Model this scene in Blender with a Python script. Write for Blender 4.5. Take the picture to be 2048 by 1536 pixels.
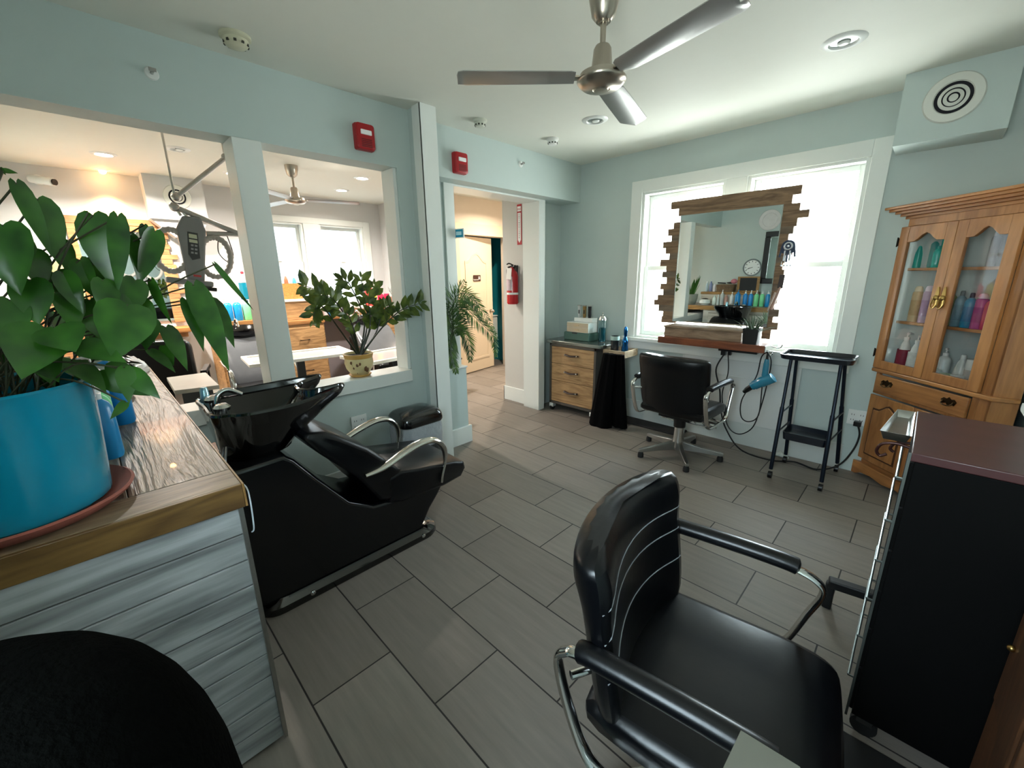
import bpy, bmesh, math, random
from mathutils import Vector, Matrix
for o in list(bpy.data.objects): bpy.data.objects.remove(o)
S = bpy.context.scene
C = S.collection
R = math.radians
PI = math.pi
# ---------------------------------------------------------------- camera
cam = bpy.data.cameras.new('camera'); cam_o = bpy.data.objects.new('camera', cam); C.objects.link(cam_o)
yaw, pit, rol = R(-44.869), R(14.6575), R(-0.7998)
fw = Vector((math.sin(yaw)*math.cos(pit), math.cos(yaw)*math.cos(pit), -math.sin(pit)))
rt = Vector((math.cos(yaw), -math.sin(yaw), 0)); up = rt.cross(fw)
r2 = math.cos(rol)*rt + math.sin(rol)*up; u2 = -math.sin(rol)*rt + math.cos(rol)*up
m = Matrix.Identity(4)
for i in range(3):
    m[i][0] = r2[i]; m[i][1] = u2[i]; m[i][2] = -fw[i]
m.translation = Vector((0, 0, 1.48)); cam_o.matrix_world = m
cam.sensor_width = 36; cam.lens = 828.66/2048*36; cam.clip_start = 0.02; cam.clip_end = 200
S.camera = cam_o
# ---------------------------------------------------------------- daylight and exposure
S.view_settings.view_transform = 'Standard'; S.view_settings.look = 'None'
S.view_settings.exposure = 2.98; S.view_settings.gamma = 1; S.view_settings.use_curve_mapping = False
W = bpy.data.worlds.new('sky'); S.world = W; W.use_nodes = True
wn = W.node_tree.nodes; wl = W.node_tree.links
bg = wn['Background']; bg.inputs[1].default_value = 5.0
tc = wn.new('ShaderNodeTexCoord'); sx = wn.new('ShaderNodeSeparateXYZ'); cr = wn.new('ShaderNodeValToRGB')
wl.new(tc.outputs['Generated'], sx.inputs[0]); wl.new(sx.outputs[2], cr.inputs[0])
cr.color_ramp.elements[0].position = 0.0; cr.color_ramp.elements[0].color = (0.62, 0.67, 0.64, 1)
cr.color_ramp.elements[1].position = 0.35; cr.color_ramp.elements[1].color = (0.72, 0.90, 1.0, 1)
wl.new(cr.outputs[0], bg.inputs[0])
def area(name, loc, rot, sx_, sy_, power, col=(1,1,1), portal=False, shape='RECTANGLE', spread=None):
    l = bpy.data.lights.new(name, 'AREA'); l.shape = shape; l.size = sx_; l.size_y = sy_; l.energy = power; l.color = col
    if portal: l.cycles.is_portal = True
    if spread: l.spread = spread
    o = bpy.data.objects.new(name, l); C.objects.link(o); o.location = loc; o.rotation_euler = rot
    return o
# sky portals in the window openings
area('window_daylight', (-1.706, 4.02, 1.54), (R(-90), 0, 0), 0.74, 1.34, 1, portal=True)
area('window_daylight', (-0.807, 4.02, 1.54), (R(-90), 0, 0), 0.74, 1.34, 1, portal=True)
area('window_daylight', (-.20, -.62, 1.6), (R(90), 0, 0), 0.64, 1.1, 1, portal=True)  # portal of the added window behind the camera
area('window_daylight', (-6.5, 1.98, 1.65), (R(90), 0, R(-90)), 0.66, 1.2, 1, portal=True)
area('window_daylight', (-6.5, 2.86, 1.65), (R(90), 0, R(-90)), 0.66, 1.2, 1, portal=True)
# ---------------------------------------------------------------- helpers
class G:
    """collects shapes into one mesh"""
    def __init__(s): s.b = bmesh.new()
    def _new(s, n0, M=None):
        vs = list(s.b.verts)[n0:]
        if M is not None: bmesh.ops.transform(s.b, matrix=M, verts=vs)
        return s
    def box(s, x0, x1, y0, y1, z0, z1, M=None):
        n = len(s.b.verts)
        v = [s.b.verts.new((x, y, z)) for x in (x0, x1) for y in (y0, y1) for z in (z0, z1)]
        for f in ((0,1,3,2),(4,6,7,5),(0,4,5,1),(2,3,7,6),(0,2,6,4),(1,5,7,3)): s.b.faces.new([v[i] for i in f])
        s.b.verts.ensure_lookup_table(); return s._new(n, M)
    def bar(s, p0, p1, w, h, upv=(0,0,1)):
        p0 = Vector(p0); p1 = Vector(p1); d = p1-p0; L = d.length; d.normalize()
        u = Vector(upv); a = d.cross(u)
        if a.length < 1e-4: a = d.cross(Vector((1,0,0)))
        a.normalize(); b = a.cross(d)
        M = Matrix(((a.x,d.x,b.x,p0.x),(a.y,d.y,b.y,p0.y),(a.z,d.z,b.z,p0.z),(0,0,0,1)))
        return s.box(-w/2, w/2, 0, L, -h/2, h/2, M)
    def tube(s, pts, r, n=10, closed=False, flat=1.0, cap=True):
        pts = [Vector(p) for p in pts]; N = len(pts)
        rs = r if isinstance(r, (list, tuple)) else [r]*N
        rings = []; prev = None
        for i, p in enumerate(pts):
            if closed: t = pts[(i+1) % N]-pts[i-1]
            else: t = pts[min(i+1, N-1)]-pts[max(i-1, 0)]
            t.normalize()
            if prev is None:
                a = t.cross(Vector((0,0,1)))
                if a.length < 0.05: a = t.cross(Vector((1,0,0)))
            else: a = prev-t*prev.dot(t)
            a.normalize(); prev = a; b = t.cross(a)
            rings.append([s.b.verts.new(p+(a*math.cos(2*PI*k/n)+b*math.sin(2*PI*k/n)*flat)*rs[i]) for k in range(n)])
        for i in range(N if closed else N-1):
            A = rings[i]; B = rings[(i+1) % N]
            for k in range(n): s.b.faces.new((A[k], A[(k+1) % n], B[(k+1) % n], B[k]))
        if cap and not closed: s.b.faces.new(rings[0][::-1]); s.b.faces.new(rings[-1])
        return s
    def cyl(s, p0, p1, r0, r1=None, n=20): return s.tube([p0, p1], [r0, r0 if r1 is None else r1], n)
    def lathe(s, prof, c=(0,0,0), n=28, M=None, sx=1, sy=1, cap0=True, cap1=True):
        n0 = len(s.b.verts); rings = []
        for (r, z) in prof:
            rings.append([s.b.verts.new((c[0]+sx*max(r,1e-4)*math.cos(2*PI*k/n), c[1]+sy*max(r,1e-4)*math.sin(2*PI*k/n), c[2]+z)) for k in range(n)])
        for A, B in zip(rings, rings[1:]):
            for k in range(n): s.b.faces.new((A[k], A[(k+1) % n], B[(k+1) % n], B[k]))
        flat = len(prof) == 2 and abs(prof[0][1]-prof[1][1]) < 1e-4
        if cap0 and not flat: s.b.faces.new(rings[0][::-1])
        if cap1 and not flat: s.b.faces.new(rings[-1])
        s.b.verts.ensure_lookup_table(); return s._new(n0, M)
    def prism(s, poly, axis, lo, hi, M=None):
        n0 = len(s.b.verts)
        def P(a, b, t): return {'x': (t, a, b), 'y': (a, t, b), 'z': (a, b, t)}[axis]
        A = [s.b.verts.new(P(a, b, lo)) for a, b in poly]; B = [s.b.verts.new(P(a, b, hi)) for a, b in poly]
        s.b.faces.new(A[::-1]); s.b.faces.new(B)
        for i in range(len(poly)):
            j = (i+1) % len(poly); s.b.faces.new((A[i], A[j], B[j], B[i]))
        s.b.verts.ensure_lookup_table(); return s._new(n0, M)
    def ball(s, c, r, sx=1, sy=1, sz=1, n=18, m_=12):
        return s.lathe([(r*math.sin(PI*i/m_), -r*math.cos(PI*i/m_)*sz) for i in range(m_+1)], c, n, None, sx, sy)
    def face(s, pts):
        s.b.faces.new([s.b.verts.new(p) for p in pts]); return s
    def loft(s, rings, cap=True, closed=True):
        V = [[s.b.verts.new(p) for p in r] for r in rings]; n = len(V[0])
        for A, B in zip(V, V[1:]):
            for k in range(n if closed else n-1): s.b.faces.new((A[k], A[(k+1) % n], B[(k+1) % n], B[k]))
        if cap and closed: s.b.faces.new(V[0][::-1]); s.b.faces.new(V[-1])
        return s
    def done(s, name, mt, parent=None, bevel=0, smooth=True, w=False, seg=2, sub=0, loc=None):
        bm = s.b
        if w and parent is not None:
            bmesh.ops.transform(bm, matrix=gm(parent).inverted(), verts=bm.verts)
        bmesh.ops.recalc_face_normals(bm, faces=bm.faces)
        if loc is not None:
            bmesh.ops.translate(bm, vec=-Vector(loc), verts=bm.verts)
        me = bpy.data.meshes.new(name); bm.to_mesh(me); bm.free()
        o = bpy.data.objects.new(name, me); C.objects.link(o); me.materials.append(mt)
        if loc is not None: o.location = loc
        if parent is not None: o.parent = parent
        if smooth:
            for p in me.polygons: p.use_smooth = True
            me.set_sharp_from_angle(angle=R(38))
        if bevel:
            b = o.modifiers.new('bevel', 'BEVEL'); b.width = bevel; b.segments = seg; b.limit_method = 'ANGLE'; b.angle_limit = R(40)
            b.harden_normals = False
        if sub:
            b = o.modifiers.new('sub', 'SUBSURF'); b.levels = sub; b.render_levels = sub
        return o
def gm(o):
    M = Matrix.Translation(o.location) @ o.rotation_euler.to_matrix().to_4x4() @ Matrix.Diagonal((*o.scale, 1))
    return gm(o.parent) @ M if o.parent else M
def tag(o, label, cat, group=None):
    o['label'] = label; o['category'] = cat
    if group: o['group'] = group
    return o
def thing(name, label, cat, loc=(0,0,0), rz=0, group=None):
    o = bpy.data.objects.new(name, None); C.objects.link(o); o.location = loc; o.rotation_euler = (0, 0, rz)
    o.empty_display_size = 0.05
    return tag(o, label, cat, group)
def struct(o): o['kind'] = 'structure'; return o
def dup(root, loc=None, rz=None, label=None, group=None):
    r = root.copy(); C.objects.link(r)
    if loc is not None: r.location = loc
    if rz is not None: r.rotation_euler = (0, 0, rz)
    if label: r['label'] = label
    if group: r['group'] = group
    for ch in list(root.children):
        c = ch.copy(); C.objects.link(c); c.parent = r
        for g in list(ch.children):
            d = g.copy(); C.objects.link(d); d.parent = c
    return r
def rrect(x0, x1, y0, y1, r, n=5):
    out = []
    for cx, cy, a in ((x1-r, y1-r, 0), (x0+r, y1-r, 90), (x0+r, y0+r, 180), (x1-r, y0+r, 270)):
        for k in range(n+1):
            t = R(a+90*k/n); out.append((cx+r*math.cos(t), cy+r*math.sin(t)))
    return out
def bez(pts, n=8, closed=False):
    """Catmull-Rom through pts"""
    P = [Vector(p) for p in pts]; out = []; N = len(P)
    rng = range(N) if closed else range(N-1)
    for i in rng:
        if closed: a, b, c, d = P[i-1], P[i], P[(i+1) % N], P[(i+2) % N]
        else: a, b, c, d = P[max(i-1,0)], P[i], P[i+1], P[min(i+2,N-1)]
        for k in range(n):
            t = k/n
            out.append(0.5*((2*b)+(-a+c)*t+(2*a-5*b+4*c-d)*t*t+(-a+3*b-3*c+d)*t**3))
    if not closed: out.append(P[-1])
    return out
# ---------------------------------------------------------------- materials
def srgb(h):
    c = [int(h[i:i+2], 16)/255 for i in (0, 2, 4)]
    return tuple(v/12.92 if v <= .04045 else ((v+.055)/1.055)**2.4 for v in c)
MC = {}
def P(name, col, rough=.5, metal=0, var=.06, scale=12, bump=0, bscale=60, trans=0, alpha=1, coat=0, emit=None, es=0, stretch=(1,1,1), spec=None):
    if name in MC: return MC[name]
    mt = bpy.data.materials.new(name); mt.use_nodes = True; nt = mt.node_tree; n = nt.nodes; l = nt.links; b = n['Principled BSDF']
    c = srgb(col) if isinstance(col, str) else col
    t = n.new('ShaderNodeTexCoord'); mp = n.new('ShaderNodeMapping'); mp.inputs['Scale'].default_value = stretch
    l.new(t.outputs['Object'], mp.inputs[0])
    nz = n.new('ShaderNodeTexNoise'); nz.inputs['Scale'].default_value = scale; nz.inputs['Detail'].default_value = 4; l.new(mp.outputs[0], nz.inputs[0])
    mx = n.new('ShaderNodeMix'); mx.data_type = 'RGBA'
    mx.inputs[6].default_value = (*[max(0, v*(1-var)) for v in c], 1); mx.inputs[7].default_value = (*[min(1, v*(1+var)) for v in c], 1)
    l.new(nz.outputs[0], mx.inputs[0]); l.new(mx.outputs[2], b.inputs['Base Color'])
    b.inputs['Roughness'].default_value = rough; b.inputs['Metallic'].default_value = metal
    b.inputs['Transmission Weight'].default_value = trans; b.inputs['Alpha'].default_value = alpha
    b.inputs['Coat Weight'].default_value = coat; b.inputs['Coat Roughness'].default_value = .08
    if spec is not None: b.inputs['Specular IOR Level'].default_value = spec
    if emit: b.inputs['Emission Color'].default_value = (*(srgb(emit) if isinstance(emit, str) else emit), 1); b.inputs['Emission Strength'].default_value = es
    if bump:
        n2 = n.new('ShaderNodeTexNoise'); n2.inputs['Scale'].default_value = bscale; n2.inputs['Detail'].default_value = 5; l.new(mp.outputs[0], n2.inputs[0])
        bp = n.new('ShaderNodeBump'); bp.inputs['Strength'].default_value = bump; bp.inputs['Distance'].default_value = .01
        l.new(n2.outputs[0], bp.inputs['Height']); l.new(bp.outputs[0], b.inputs['Normal'])
    MC[name] = mt; return mt
def wood(name, c1, c2, axis='x', scale=9, rough=.45, bump=.15, ring=5, coat=0):
    """grain running along an object axis"""
    if name in MC: return MC[name]
    mt = bpy.data.materials.new(name); mt.use_nodes = True; nt = mt.node_tree; n = nt.nodes; l = nt.links; b = n['Principled BSDF']
    t = n.new('ShaderNodeTexCoord'); mp = n.new('ShaderNodeMapping')
    s = {'x': (.12, 1, 1), 'y': (1, .12, 1), 'z': (1, 1, .12)}[axis]
    mp.inputs['Scale'].default_value = [v*scale for v in s]; l.new(t.outputs['Object'], mp.inputs[0])
    n1 = n.new('ShaderNodeTexNoise'); n1.inputs['Scale'].default_value = 1.6; n1.inputs['Detail'].default_value = 6; n1.inputs['Distortion'].default_value = .6
    l.new(mp.outputs[0], n1.inputs[0])
    n2 = n.new('ShaderNodeTexNoise'); n2.inputs['Scale'].default_value = 14; n2.inputs['Detail'].default_value = 3; l.new(mp.outputs[0], n2.inputs[0])
    ma = n.new('ShaderNodeMath'); ma.operation = 'MULTIPLY'; ma.inputs[1].default_value = ring; l.new(n1.outputs[0], ma.inputs[0])
    fr = n.new('ShaderNodeMath'); fr.operation = 'PINGPONG'; fr.inputs[1].default_value = .5; l.new(ma.outputs[0], fr.inputs[0])
    ad = n.new('ShaderNodeMath'); ad.operation = 'MULTIPLY_ADD'; ad.inputs[1].default_value = .9; l.new(fr.outputs[0], ad.inputs[0])
    m3 = n.new('ShaderNodeMath'); m3.operation = 'MULTIPLY'; m3.inputs[1].default_value = .6; l.new(n2.outputs[0], m3.inputs[0]); l.new(m3.outputs[0], ad.inputs[2])
    rp = n.new('ShaderNodeValToRGB'); rp.color_ramp.elements[0].color = (*srgb(c2), 1); rp.color_ramp.elements[1].color = (*srgb(c1), 1)
    rp.color_ramp.elements[0].position = .15; rp.color_ramp.elements[1].position = .8
    l.new(ad.outputs[0], rp.inputs[0]); l.new(rp.outputs[0], b.inputs['Base Color'])
    b.inputs['Roughness'].default_value = rough; b.inputs['Coat Weight'].default_value = coat
    bp = n.new('ShaderNodeBump'); bp.inputs['Strength'].default_value = bump; bp.inputs['Distance'].default_value = .004
    l.new(ad.outputs[0], bp.inputs['Height']); l.new(bp.outputs[0], b.inputs['Normal'])
    MC[name] = mt; return mt
def tile_mat():
    mt = bpy.data.materials.new('floor_tile'); mt.use_nodes = True; nt = mt.node_tree; n = nt.nodes; l = nt.links; b = n['Principled BSDF']
    t = n.new('ShaderNodeTexCoord'); mp = n.new('ShaderNodeMapping'); mp.inputs['Location'].default_value = (1.016+6.18, -.297+6*.309, 0)
    l.new(t.outputs['Object'], mp.inputs[0])
    br = n.new('ShaderNodeTexBrick'); br.offset = .5; br.inputs['Scale'].default_value = 1
    br.inputs['Brick Width'].default_value = .618; br.inputs['Row Height'].default_value = .309; br.inputs['Mortar Size'].default_value = .0035
    br.inputs['Mortar Smooth'].default_value = .3
    br.inputs['Color1'].default_value = (*srgb('857d75'), 1); br.inputs['Color2'].default_value = (*srgb('776f67'), 1); br.inputs['Mortar'].default_value = (*srgb('2c2927'), 1)
    l.new(mp.outputs[0], br.inputs['Vector'])
    m2 = n.new('ShaderNodeMapping'); m2.inputs['Scale'].default_value = (2.2, 26, 1); l.new(t.outputs['Object'], m2.inputs[0])
    nz = n.new('ShaderNodeTexNoise'); nz.inputs['Scale'].default_value = 1.5; nz.inputs['Detail'].default_value = 8; nz.inputs['Roughness'].default_value = .65; l.new(m2.outputs[0], nz.inputs[0])
    mr = n.new('ShaderNodeMapRange'); mr.inputs[3].default_value = .72; mr.inputs[4].default_value = 1.28; l.new(nz.outputs[0], mr.inputs[0])
    mx = n.new('ShaderNodeMix'); mx.data_type = 'RGBA'; mx.blend_type = 'MULTIPLY'; mx.inputs[0].default_value = 1
    l.new(br.outputs['Color'], mx.inputs[6]); l.new(mr.outputs[0], mx.inputs[7]); l.new(mx.outputs[2], b.inputs['Base Color'])
    b.inputs['Roughness'].default_value = .55; b.inputs['Specular IOR Level'].default_value = .3
    bp = n.new('ShaderNodeBump'); bp.inputs['Strength'].default_value = .35; bp.inputs['Distance'].default_value = .003; bp.invert = True
    l.new(br.outputs['Fac'], bp.inputs['Height']); l.new(bp.outputs[0], b.inputs['Normal'])
    return mt
def glass_mat(name='window_glass', tint=(1,1,1), gl=.12):
    if name in MC: return MC[name]
    mt = bpy.data.materials.new(name); mt.use_nodes = True; nt = mt.node_tree; n = nt.nodes; l = nt.links; n.remove(n['Principled BSDF'])
    tr = n.new('ShaderNodeBsdfTransparent'); gs = n.new('ShaderNodeBsdfGlossy'); gs.inputs['Roughness'].default_value = .02
    ms = n.new('ShaderNodeMixShader'); lw_ = n.new('ShaderNodeLayerWeight'); pw = n.new('ShaderNodeMath'); pw.operation = 'POWER'; pw.inputs[1].default_value = 5; l.new(lw_.outputs['Facing'], pw.inputs[0]); fr = n.new('ShaderNodeMath'); fr.operation = 'MULTIPLY_ADD'; fr.inputs[1].default_value = .9; fr.inputs[2].default_value = .035; l.new(pw.outputs[0], fr.inputs[0])
    nz = n.new('ShaderNodeTexNoise'); nz.inputs['Scale'].default_value = 3; t = n.new('ShaderNodeTexCoord'); l.new(t.outputs['Object'], nz.inputs[0])
    mx = n.new('ShaderNodeMix'); mx.data_type = 'RGBA'; mx.inputs[6].default_value = (*tint, 1); mx.inputs[7].default_value = (*[v*(1-gl) for v in tint], 1)
    l.new(nz.outputs[0], mx.inputs[0]); l.new(mx.outputs[2], tr.inputs[0])
    l.new(fr.outputs[0], ms.inputs[0]); l.new(tr.outputs[0], ms.inputs[1]); l.new(gs.outputs[0], ms.inputs[2]); l.new(ms.outputs[0], n['Material Output'].inputs[0])
    MC[name] = mt; return mt
TILE = tile_mat()
WALL = P('painted_wall', 'bbc8c5', .6, var=.02, bump=.02, bscale=90)
WALLW = P('painted_wall_back_room', 'c9c9c8', .6, var=.02)
CEIL = P('ceiling_paint', 'dcddd3', .7, var=.015)
TRIM = P('white_trim', 'dfe3df', .32, var=.015)
MARB = P('white_marble_panel', 'd8dbd9', .25, var=.10, scale=3, stretch=(1,1,.4))
CHROME = P('chrome', 'd6d6d4', .12, 1, var=.05)
NICKEL = P('brushed_nickel', 'b5aca0', .28, 1, var=.06, scale=30)
STEEL = P('brushed_steel', 'a9a9a6', .3, 1, var=.1, scale=40)
BLACKV = P('black_vinyl', '050609', .3, spec=.35, var=.15, bump=.06, bscale=25)
BLACKP = P('black_plastic', '070708', .35, var=.1)
BLACKG = P('black_gloss', '050506', .08, coat=.6, var=.05)
WHITEP = P('white_plastic', 'e4e6e3', .35, var=.02)
GLASS = glass_mat()
RUBBER = P('rubber', '101011', .7, var=.1)
IRON = P('dark_iron', '2a2522', .45, .8, var=.2)
BRASS = P('aged_brass', 'a98a52', .3, 1, var=.2)
# ---------------------------------------------------------------- room shell
H = 2.575
struct(G().box(-6.5, 0.75, -0.6, 5.4, -0.05, 0).done('floor', TILE, smooth=False))
struct(G().box(-6.5, 0.75, -0.6, 5.4, H, H+.08).done('ceiling', CEIL, smooth=False))
YW = 3.87
def wall_holes(name, axis, at, th, u0, u1, z0, z1, holes, mt):
    """wall slab with rectangular openings; axis 'y': plane y=at running along x"""
    g = G()
    us = sorted({u0, u1, *[h[0] for h in holes], *[h[1] for h in holes]})
    for a, b in zip(us, us[1:]):
        cuts = sorted([(h[2], h[3]) for h in holes if h[0] <= a+1e-6 and h[1] >= b-1e-6]); z = z0
        for c0, c1 in cuts+[(z1, z1)]:
            if c0 > z+1e-6:
                if axis == 'y': g.box(a, b, at, at+th, z, c0)
                else: g.box(at, at+th, a, b, z, c0)
            z = c1
    return struct(g.done(name, mt, smooth=False))
WIN = [(-2.08, -1.34), (-1.18, -.434)]
wall_holes('wall_far', 'y', YW, .17, -3.2, .75, 0, H, [(a, b, .86, 2.215) for a, b in WIN], WALL)
wall_holes('wall_right', 'x', .47, .15, -.6, YW, 0, H, [(2.40, 3.02, 1.15, 2.05)], WALL)
wall_holes('wall_near', 'y', -.60, .17, -6.6, .75, 0, H, [(-.52, .12, 1.05, 2.15)], WALL)  # hole is for the added fill window
# partition towards the back room: header beam, half wall
struct(G().box(-2.89, -2.73, -.43, 1.88, 2.2, H).box(-2.89, -2.73, -.43, 1.88, 0, .71).box(-2.89, -2.73, 1.66, 1.88, .71, 2.2)
       .box(-2.73, -2.575, 1.775, 1.87, 0, H).box(-3.16, -2.80, 1.88, YW, 2.215, H).box(-3.16, -2.95, 1.88, 2.28, 0, 2.215)
       .box(-2.95, -2.82, 1.88, 2.26, 0, .70).box(-3.16, -3.06, 3.47, YW, 0, 2.215).done('wall_left', WALL, smooth=False))
struct(G().box(-2.915, -2.71, -.43, .69, .71, .80).box(-2.915, -2.71, .83, 1.65, .71, .80).done('trim_1', TRIM, bevel=.004))
struct(G().box(-2.90, -2.715, .69, .83, .70, 2.2).done('trim_2', TRIM, bevel=.003))
struct(G().box(-2.90, -2.745, 1.635, 1.66, .8, 2.2).done('trim_3', TRIM, bevel=.002))
struct(G().box(-2.66, -2.56, 1.76, 1.775, 0, H).box(-2.575, -2.558, 1.76, 1.885, 0, H).done('trim_4', TRIM, bevel=.002))
struct(G().box(-3.17, -2.94, 2.28, 2.30, 0, 2.2).box(-2.95, -2.935, 2.20, 2.30, .70, 2.215).done('trim_5', TRIM, bevel=.002))
struct(G().box(-3.17, -2.94, 3.375, 3.395, 0, 2.2).box(-3.06, -2.94, 3.395, 3.47, 0, 2.215).box(-3.17, -2.94, 2.28, 3.395, 2.2, 2.215).done('trim_6', TRIM, bevel=.002))
struct(G().box(-2.96, -2.81, 1.875, 2.27, .70, .715).box(-2.83, -2.80, 1.885, 2.285, 0, .16).done('trim_7', TRIM, bevel=.003))
# hall alcove and back room
struct(G().box(-3.55, -3.16, 3.45, 5.2, 0, H).done('wall_hall_right', P('hall_white', 'c6c4be', .6, var=.02), smooth=False))
struct(G().box(-3.565, -3.17, 3.435, 3.45, 0, .17).box(-3.565, -3.55, 3.435, 5.2, 0, .17).done('baseboard_hall', TRIM, bevel=.003))
PEACH = P('hall_wall', 'ddd0c0', .6, var=.02)
wall_holes('wall_hall_left', 'x', -5.05, .13, 3.48, 5.2, 0, H, [(3.90, 4.86, 0, 2.06)], PEACH)
struct(G().box(-6.5, -3.16, 5.2, 5.35, 0, H).done('wall_hall_far', PEACH, smooth=False))
struct(G().box(-6.35, -5.05, 3.48, 3.58, 0, H).done('wall_back_room_right', WALLW, smooth=False))
TEAL = P('teal_wall', '128391', .55, var=.03)
struct(G().box(-6.35, -6.25, 3.58, 5.2, 0, H).box(-6.25, -5.05, 5.1, 5.2, 0, H).box(-6.25, -5.05, 3.58, 3.62, 0, H).done('wall_restroom', TEAL, smooth=False))
BW = [(1.63, 2.31), (2.53, 3.19)]
wall_holes('wall_back_room_far', 'x', -6.5, .15, -.6, 3.58, 0, H, [(a, b, 1.08, 2.22) for a, b in BW], WALLW)
# windows: casing, jambs, sashes with glass
def window(name, axis, a, b, z0, z1, at, sgn, mid, pane_mat):
    """double hung window; axis 'y' plane; sgn = direction outwards"""
    def bx(g, u0, u1, v0, v1, z_0, z_1):
        v0, v1 = at+sgn*v0, at+sgn*v1; v0, v1 = min(v0, v1), max(v0, v1)
        if axis == 'y': g.box(u0, u1, v0, v1, z_0, z_1)
        else: g.box(v0, v1, u0, u1, z_0, z_1)
    g = G()
    for u0, u1, zz0, zz1 in ((a, a+.025, z0, z1), (b-.025, b, z0, z1), (a+.025, b-.025, z1-.02, z1), (a+.025, b-.025, z0, z0+.02)): bx(g, u0, u1, -.002, .15, zz0, zz1)
    w = struct(g.done(name, TRIM, bevel=.002))
    for (s0, s1, dep) in ((mid-.015, z1-.02, .10), (z0+.02, mid+.02, .07)):
        g = G(); q0, q1 = a+.026, b-.026
        for u0, u1, zz0, zz1 in ((q0, q0+.04, s0, s1), (q1-.04, q1, s0, s1), (q0+.04, q1-.04, s1-.038, s1), (q0+.04, q1-.04, s0, s0+.045)): bx(g, u0, u1, dep, dep+.028, zz0, zz1)
        s_ = g.done('sash', TRIM, w, bevel=.003)
        g = G(); bx(g, q0+.04, q1-.04, dep+.011, dep+.015, s0+.045, s1-.038); g.done('glass_pane', pane_mat, s_, smooth=False)
    g = G(); bx(g, (a+b)/2-.03, (a+b)/2+.03, .055, .075, mid+.02, mid+.033); g.done('sash_lock', TRIM, w, bevel=.003)
    return w
DIM_GLASS = glass_mat('daylight_dimming_glass', (.36, .37, .38), .25)  # grey tint added to dim the daylight through the back windows
window('window_1', 'y', *WIN[0], .86, 2.215, YW, 1, 1.53, GLASS)
window('window_2', 'y', *WIN[1], .86, 2.215, YW, 1, 1.53, GLASS)
window('window_3', 'x', 2.40, 3.02, 1.15, 2.05, .47, 1, 1.6, GLASS)
window('added_fill_window', 'y', -.52, .12, 1.05, 2.15, -.43, -1, 1.55, GLASS)  # unseen window added behind the camera to light the foreground
window('window_4', 'x', *BW[0], 1.08, 2.22, -6.35, -1, 1.69, DIM_GLASS)
window('window_5', 'x', *BW[1], 1.08, 2.22, -6.35, -1, 1.69, DIM_GLASS)
struct(G().box(.50, .503, 2.41, 3.01, 1.16, 2.05).done('added_light_shade', P('added_shade_fabric', '9aa5a6', .8)))  # closed shade added to block daylight from the right-wall window
struct(G().box(-2.19, -2.08, YW-.018, YW, .86, 2.32).box(-.434, -.335, YW-.018, YW, .86, 2.32).box(-1.34, -1.18, YW-.018, YW, .86, 2.215)
       .box(-2.08, -.434, YW-.018, YW, 2.215, 2.32).done('trim_8', TRIM, bevel=.003))
struct(G().box(-2.22, -.30, YW-.05, YW, .825, .86).box(-2.19, -.335, YW-.018, YW, .745, .825).done('trim_9', TRIM, bevel=.004))
struct(G().box(.452, .47, 2.30, 2.40, 1.15, 2.15)  .box(.452, .47, 3.02, 3.12, 1.15, 2.15).box(.452, .47, 2.40, 3.02, 2.05, 2.15).box(.41, .47, 1.99, 3.15, .80, .84).box(.452, .47, 1.99, 3.12, .84, 1.15).done('trim_10', TRIM, bevel=.003))
struct(G().box(-6.35, -6.33, 1.53, 1.63, 1.05, 2.3).box(-6.35, -6.33, 2.31, 2.53, 1.05, 2.22).box(-6.35, -6.33, 3.19, 3.29, 1.05, 2.3)
       .box(-6.35, -6.33, 1.63, 3.19, 2.22, 2.3).box(-6.35, -6.31, 1.5, 3.3, 1.03, 1.06).done('trim_11', TRIM, bevel=.003))
struct(G().box(-3.06, -.28, YW-.015, YW, 0, .20).done('baseboard_far', P('baseboard_paint', 'c9cfcc', .35, var=.02), bevel=.003))
struct(G().box(.455, .47, -.43, YW, 0, .20).done('baseboard_right', TRIM, bevel=.003))
struct(G().box(-2.73, -2.715, .22, 1.775, 0, .18).done('baseboard_left', TRIM, bevel=.003))
struct(G().box(-6.35, -6.335, -.43, 3.48, 0, .2).box(-6.335, -5.05, 3.465, 3.48, 0, .2).box(-4.92, -4.905, 4.95, 5.2, 0, .17).done('baseboard_back_room', TRIM, bevel=.003))
struct(G().box(-1.56, -.62, YW-.022, YW-.015, .2, .745).box(-1.56, -1.545, YW-.026, YW-.015, .2, .745).box(-1.545, -.62, YW-.026, YW-.02, .6, .607).done('trim_12', MARB, bevel=.001))
# ducts with round diffusers
def duct(nm, g, n): return struct(g.done(nm, WALL if n else WALLW, smooth=False))
def diffuser(label, c, axis, s, r=.125):
    """round four-ring air diffuser; s = sign of facing direction along axis"""
    t = thing('air_diffuser', label, 'vent', c)
    M = (Matrix.Rotation(R(90), 4, 'X') if axis == 'y' else Matrix.Rotation(R(90), 4, 'Y'))
    if axis == 'x': M = Matrix.Rotation(R(90), 4, 'Y')
    WM = P('diffuser_white', 'd3d5cd', .4, var=.02)
    G().lathe([(r*.62, .004), (r*.66, .012), (r*.95, .010), (r, 0), (r*.62, 0)], n=40, M=M, cap0=False, cap1=False).done('outer_flange', WM, t)
    for i, q in enumerate((.50, .33, .15)):
        G().lathe([((q-.12)*r if q > .2 else .001, .010), (q*r, .004), (q*r, .0), ((q-.12)*r if q > .2 else .001, .004)], n=36, M=M, cap0=False, cap1=False).done('ring', WM, t)
    G().lathe([(r*.63, .0002), (.001, .0002)], n=32, M=M, cap0=False).done('throat', P('vent_dark', '0a0c18', .8), t)
    return t
struct(G().box(-.315, .14, 3.59, YW, 2.2, H).done('trim_13', WALL, smooth=False))
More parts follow.
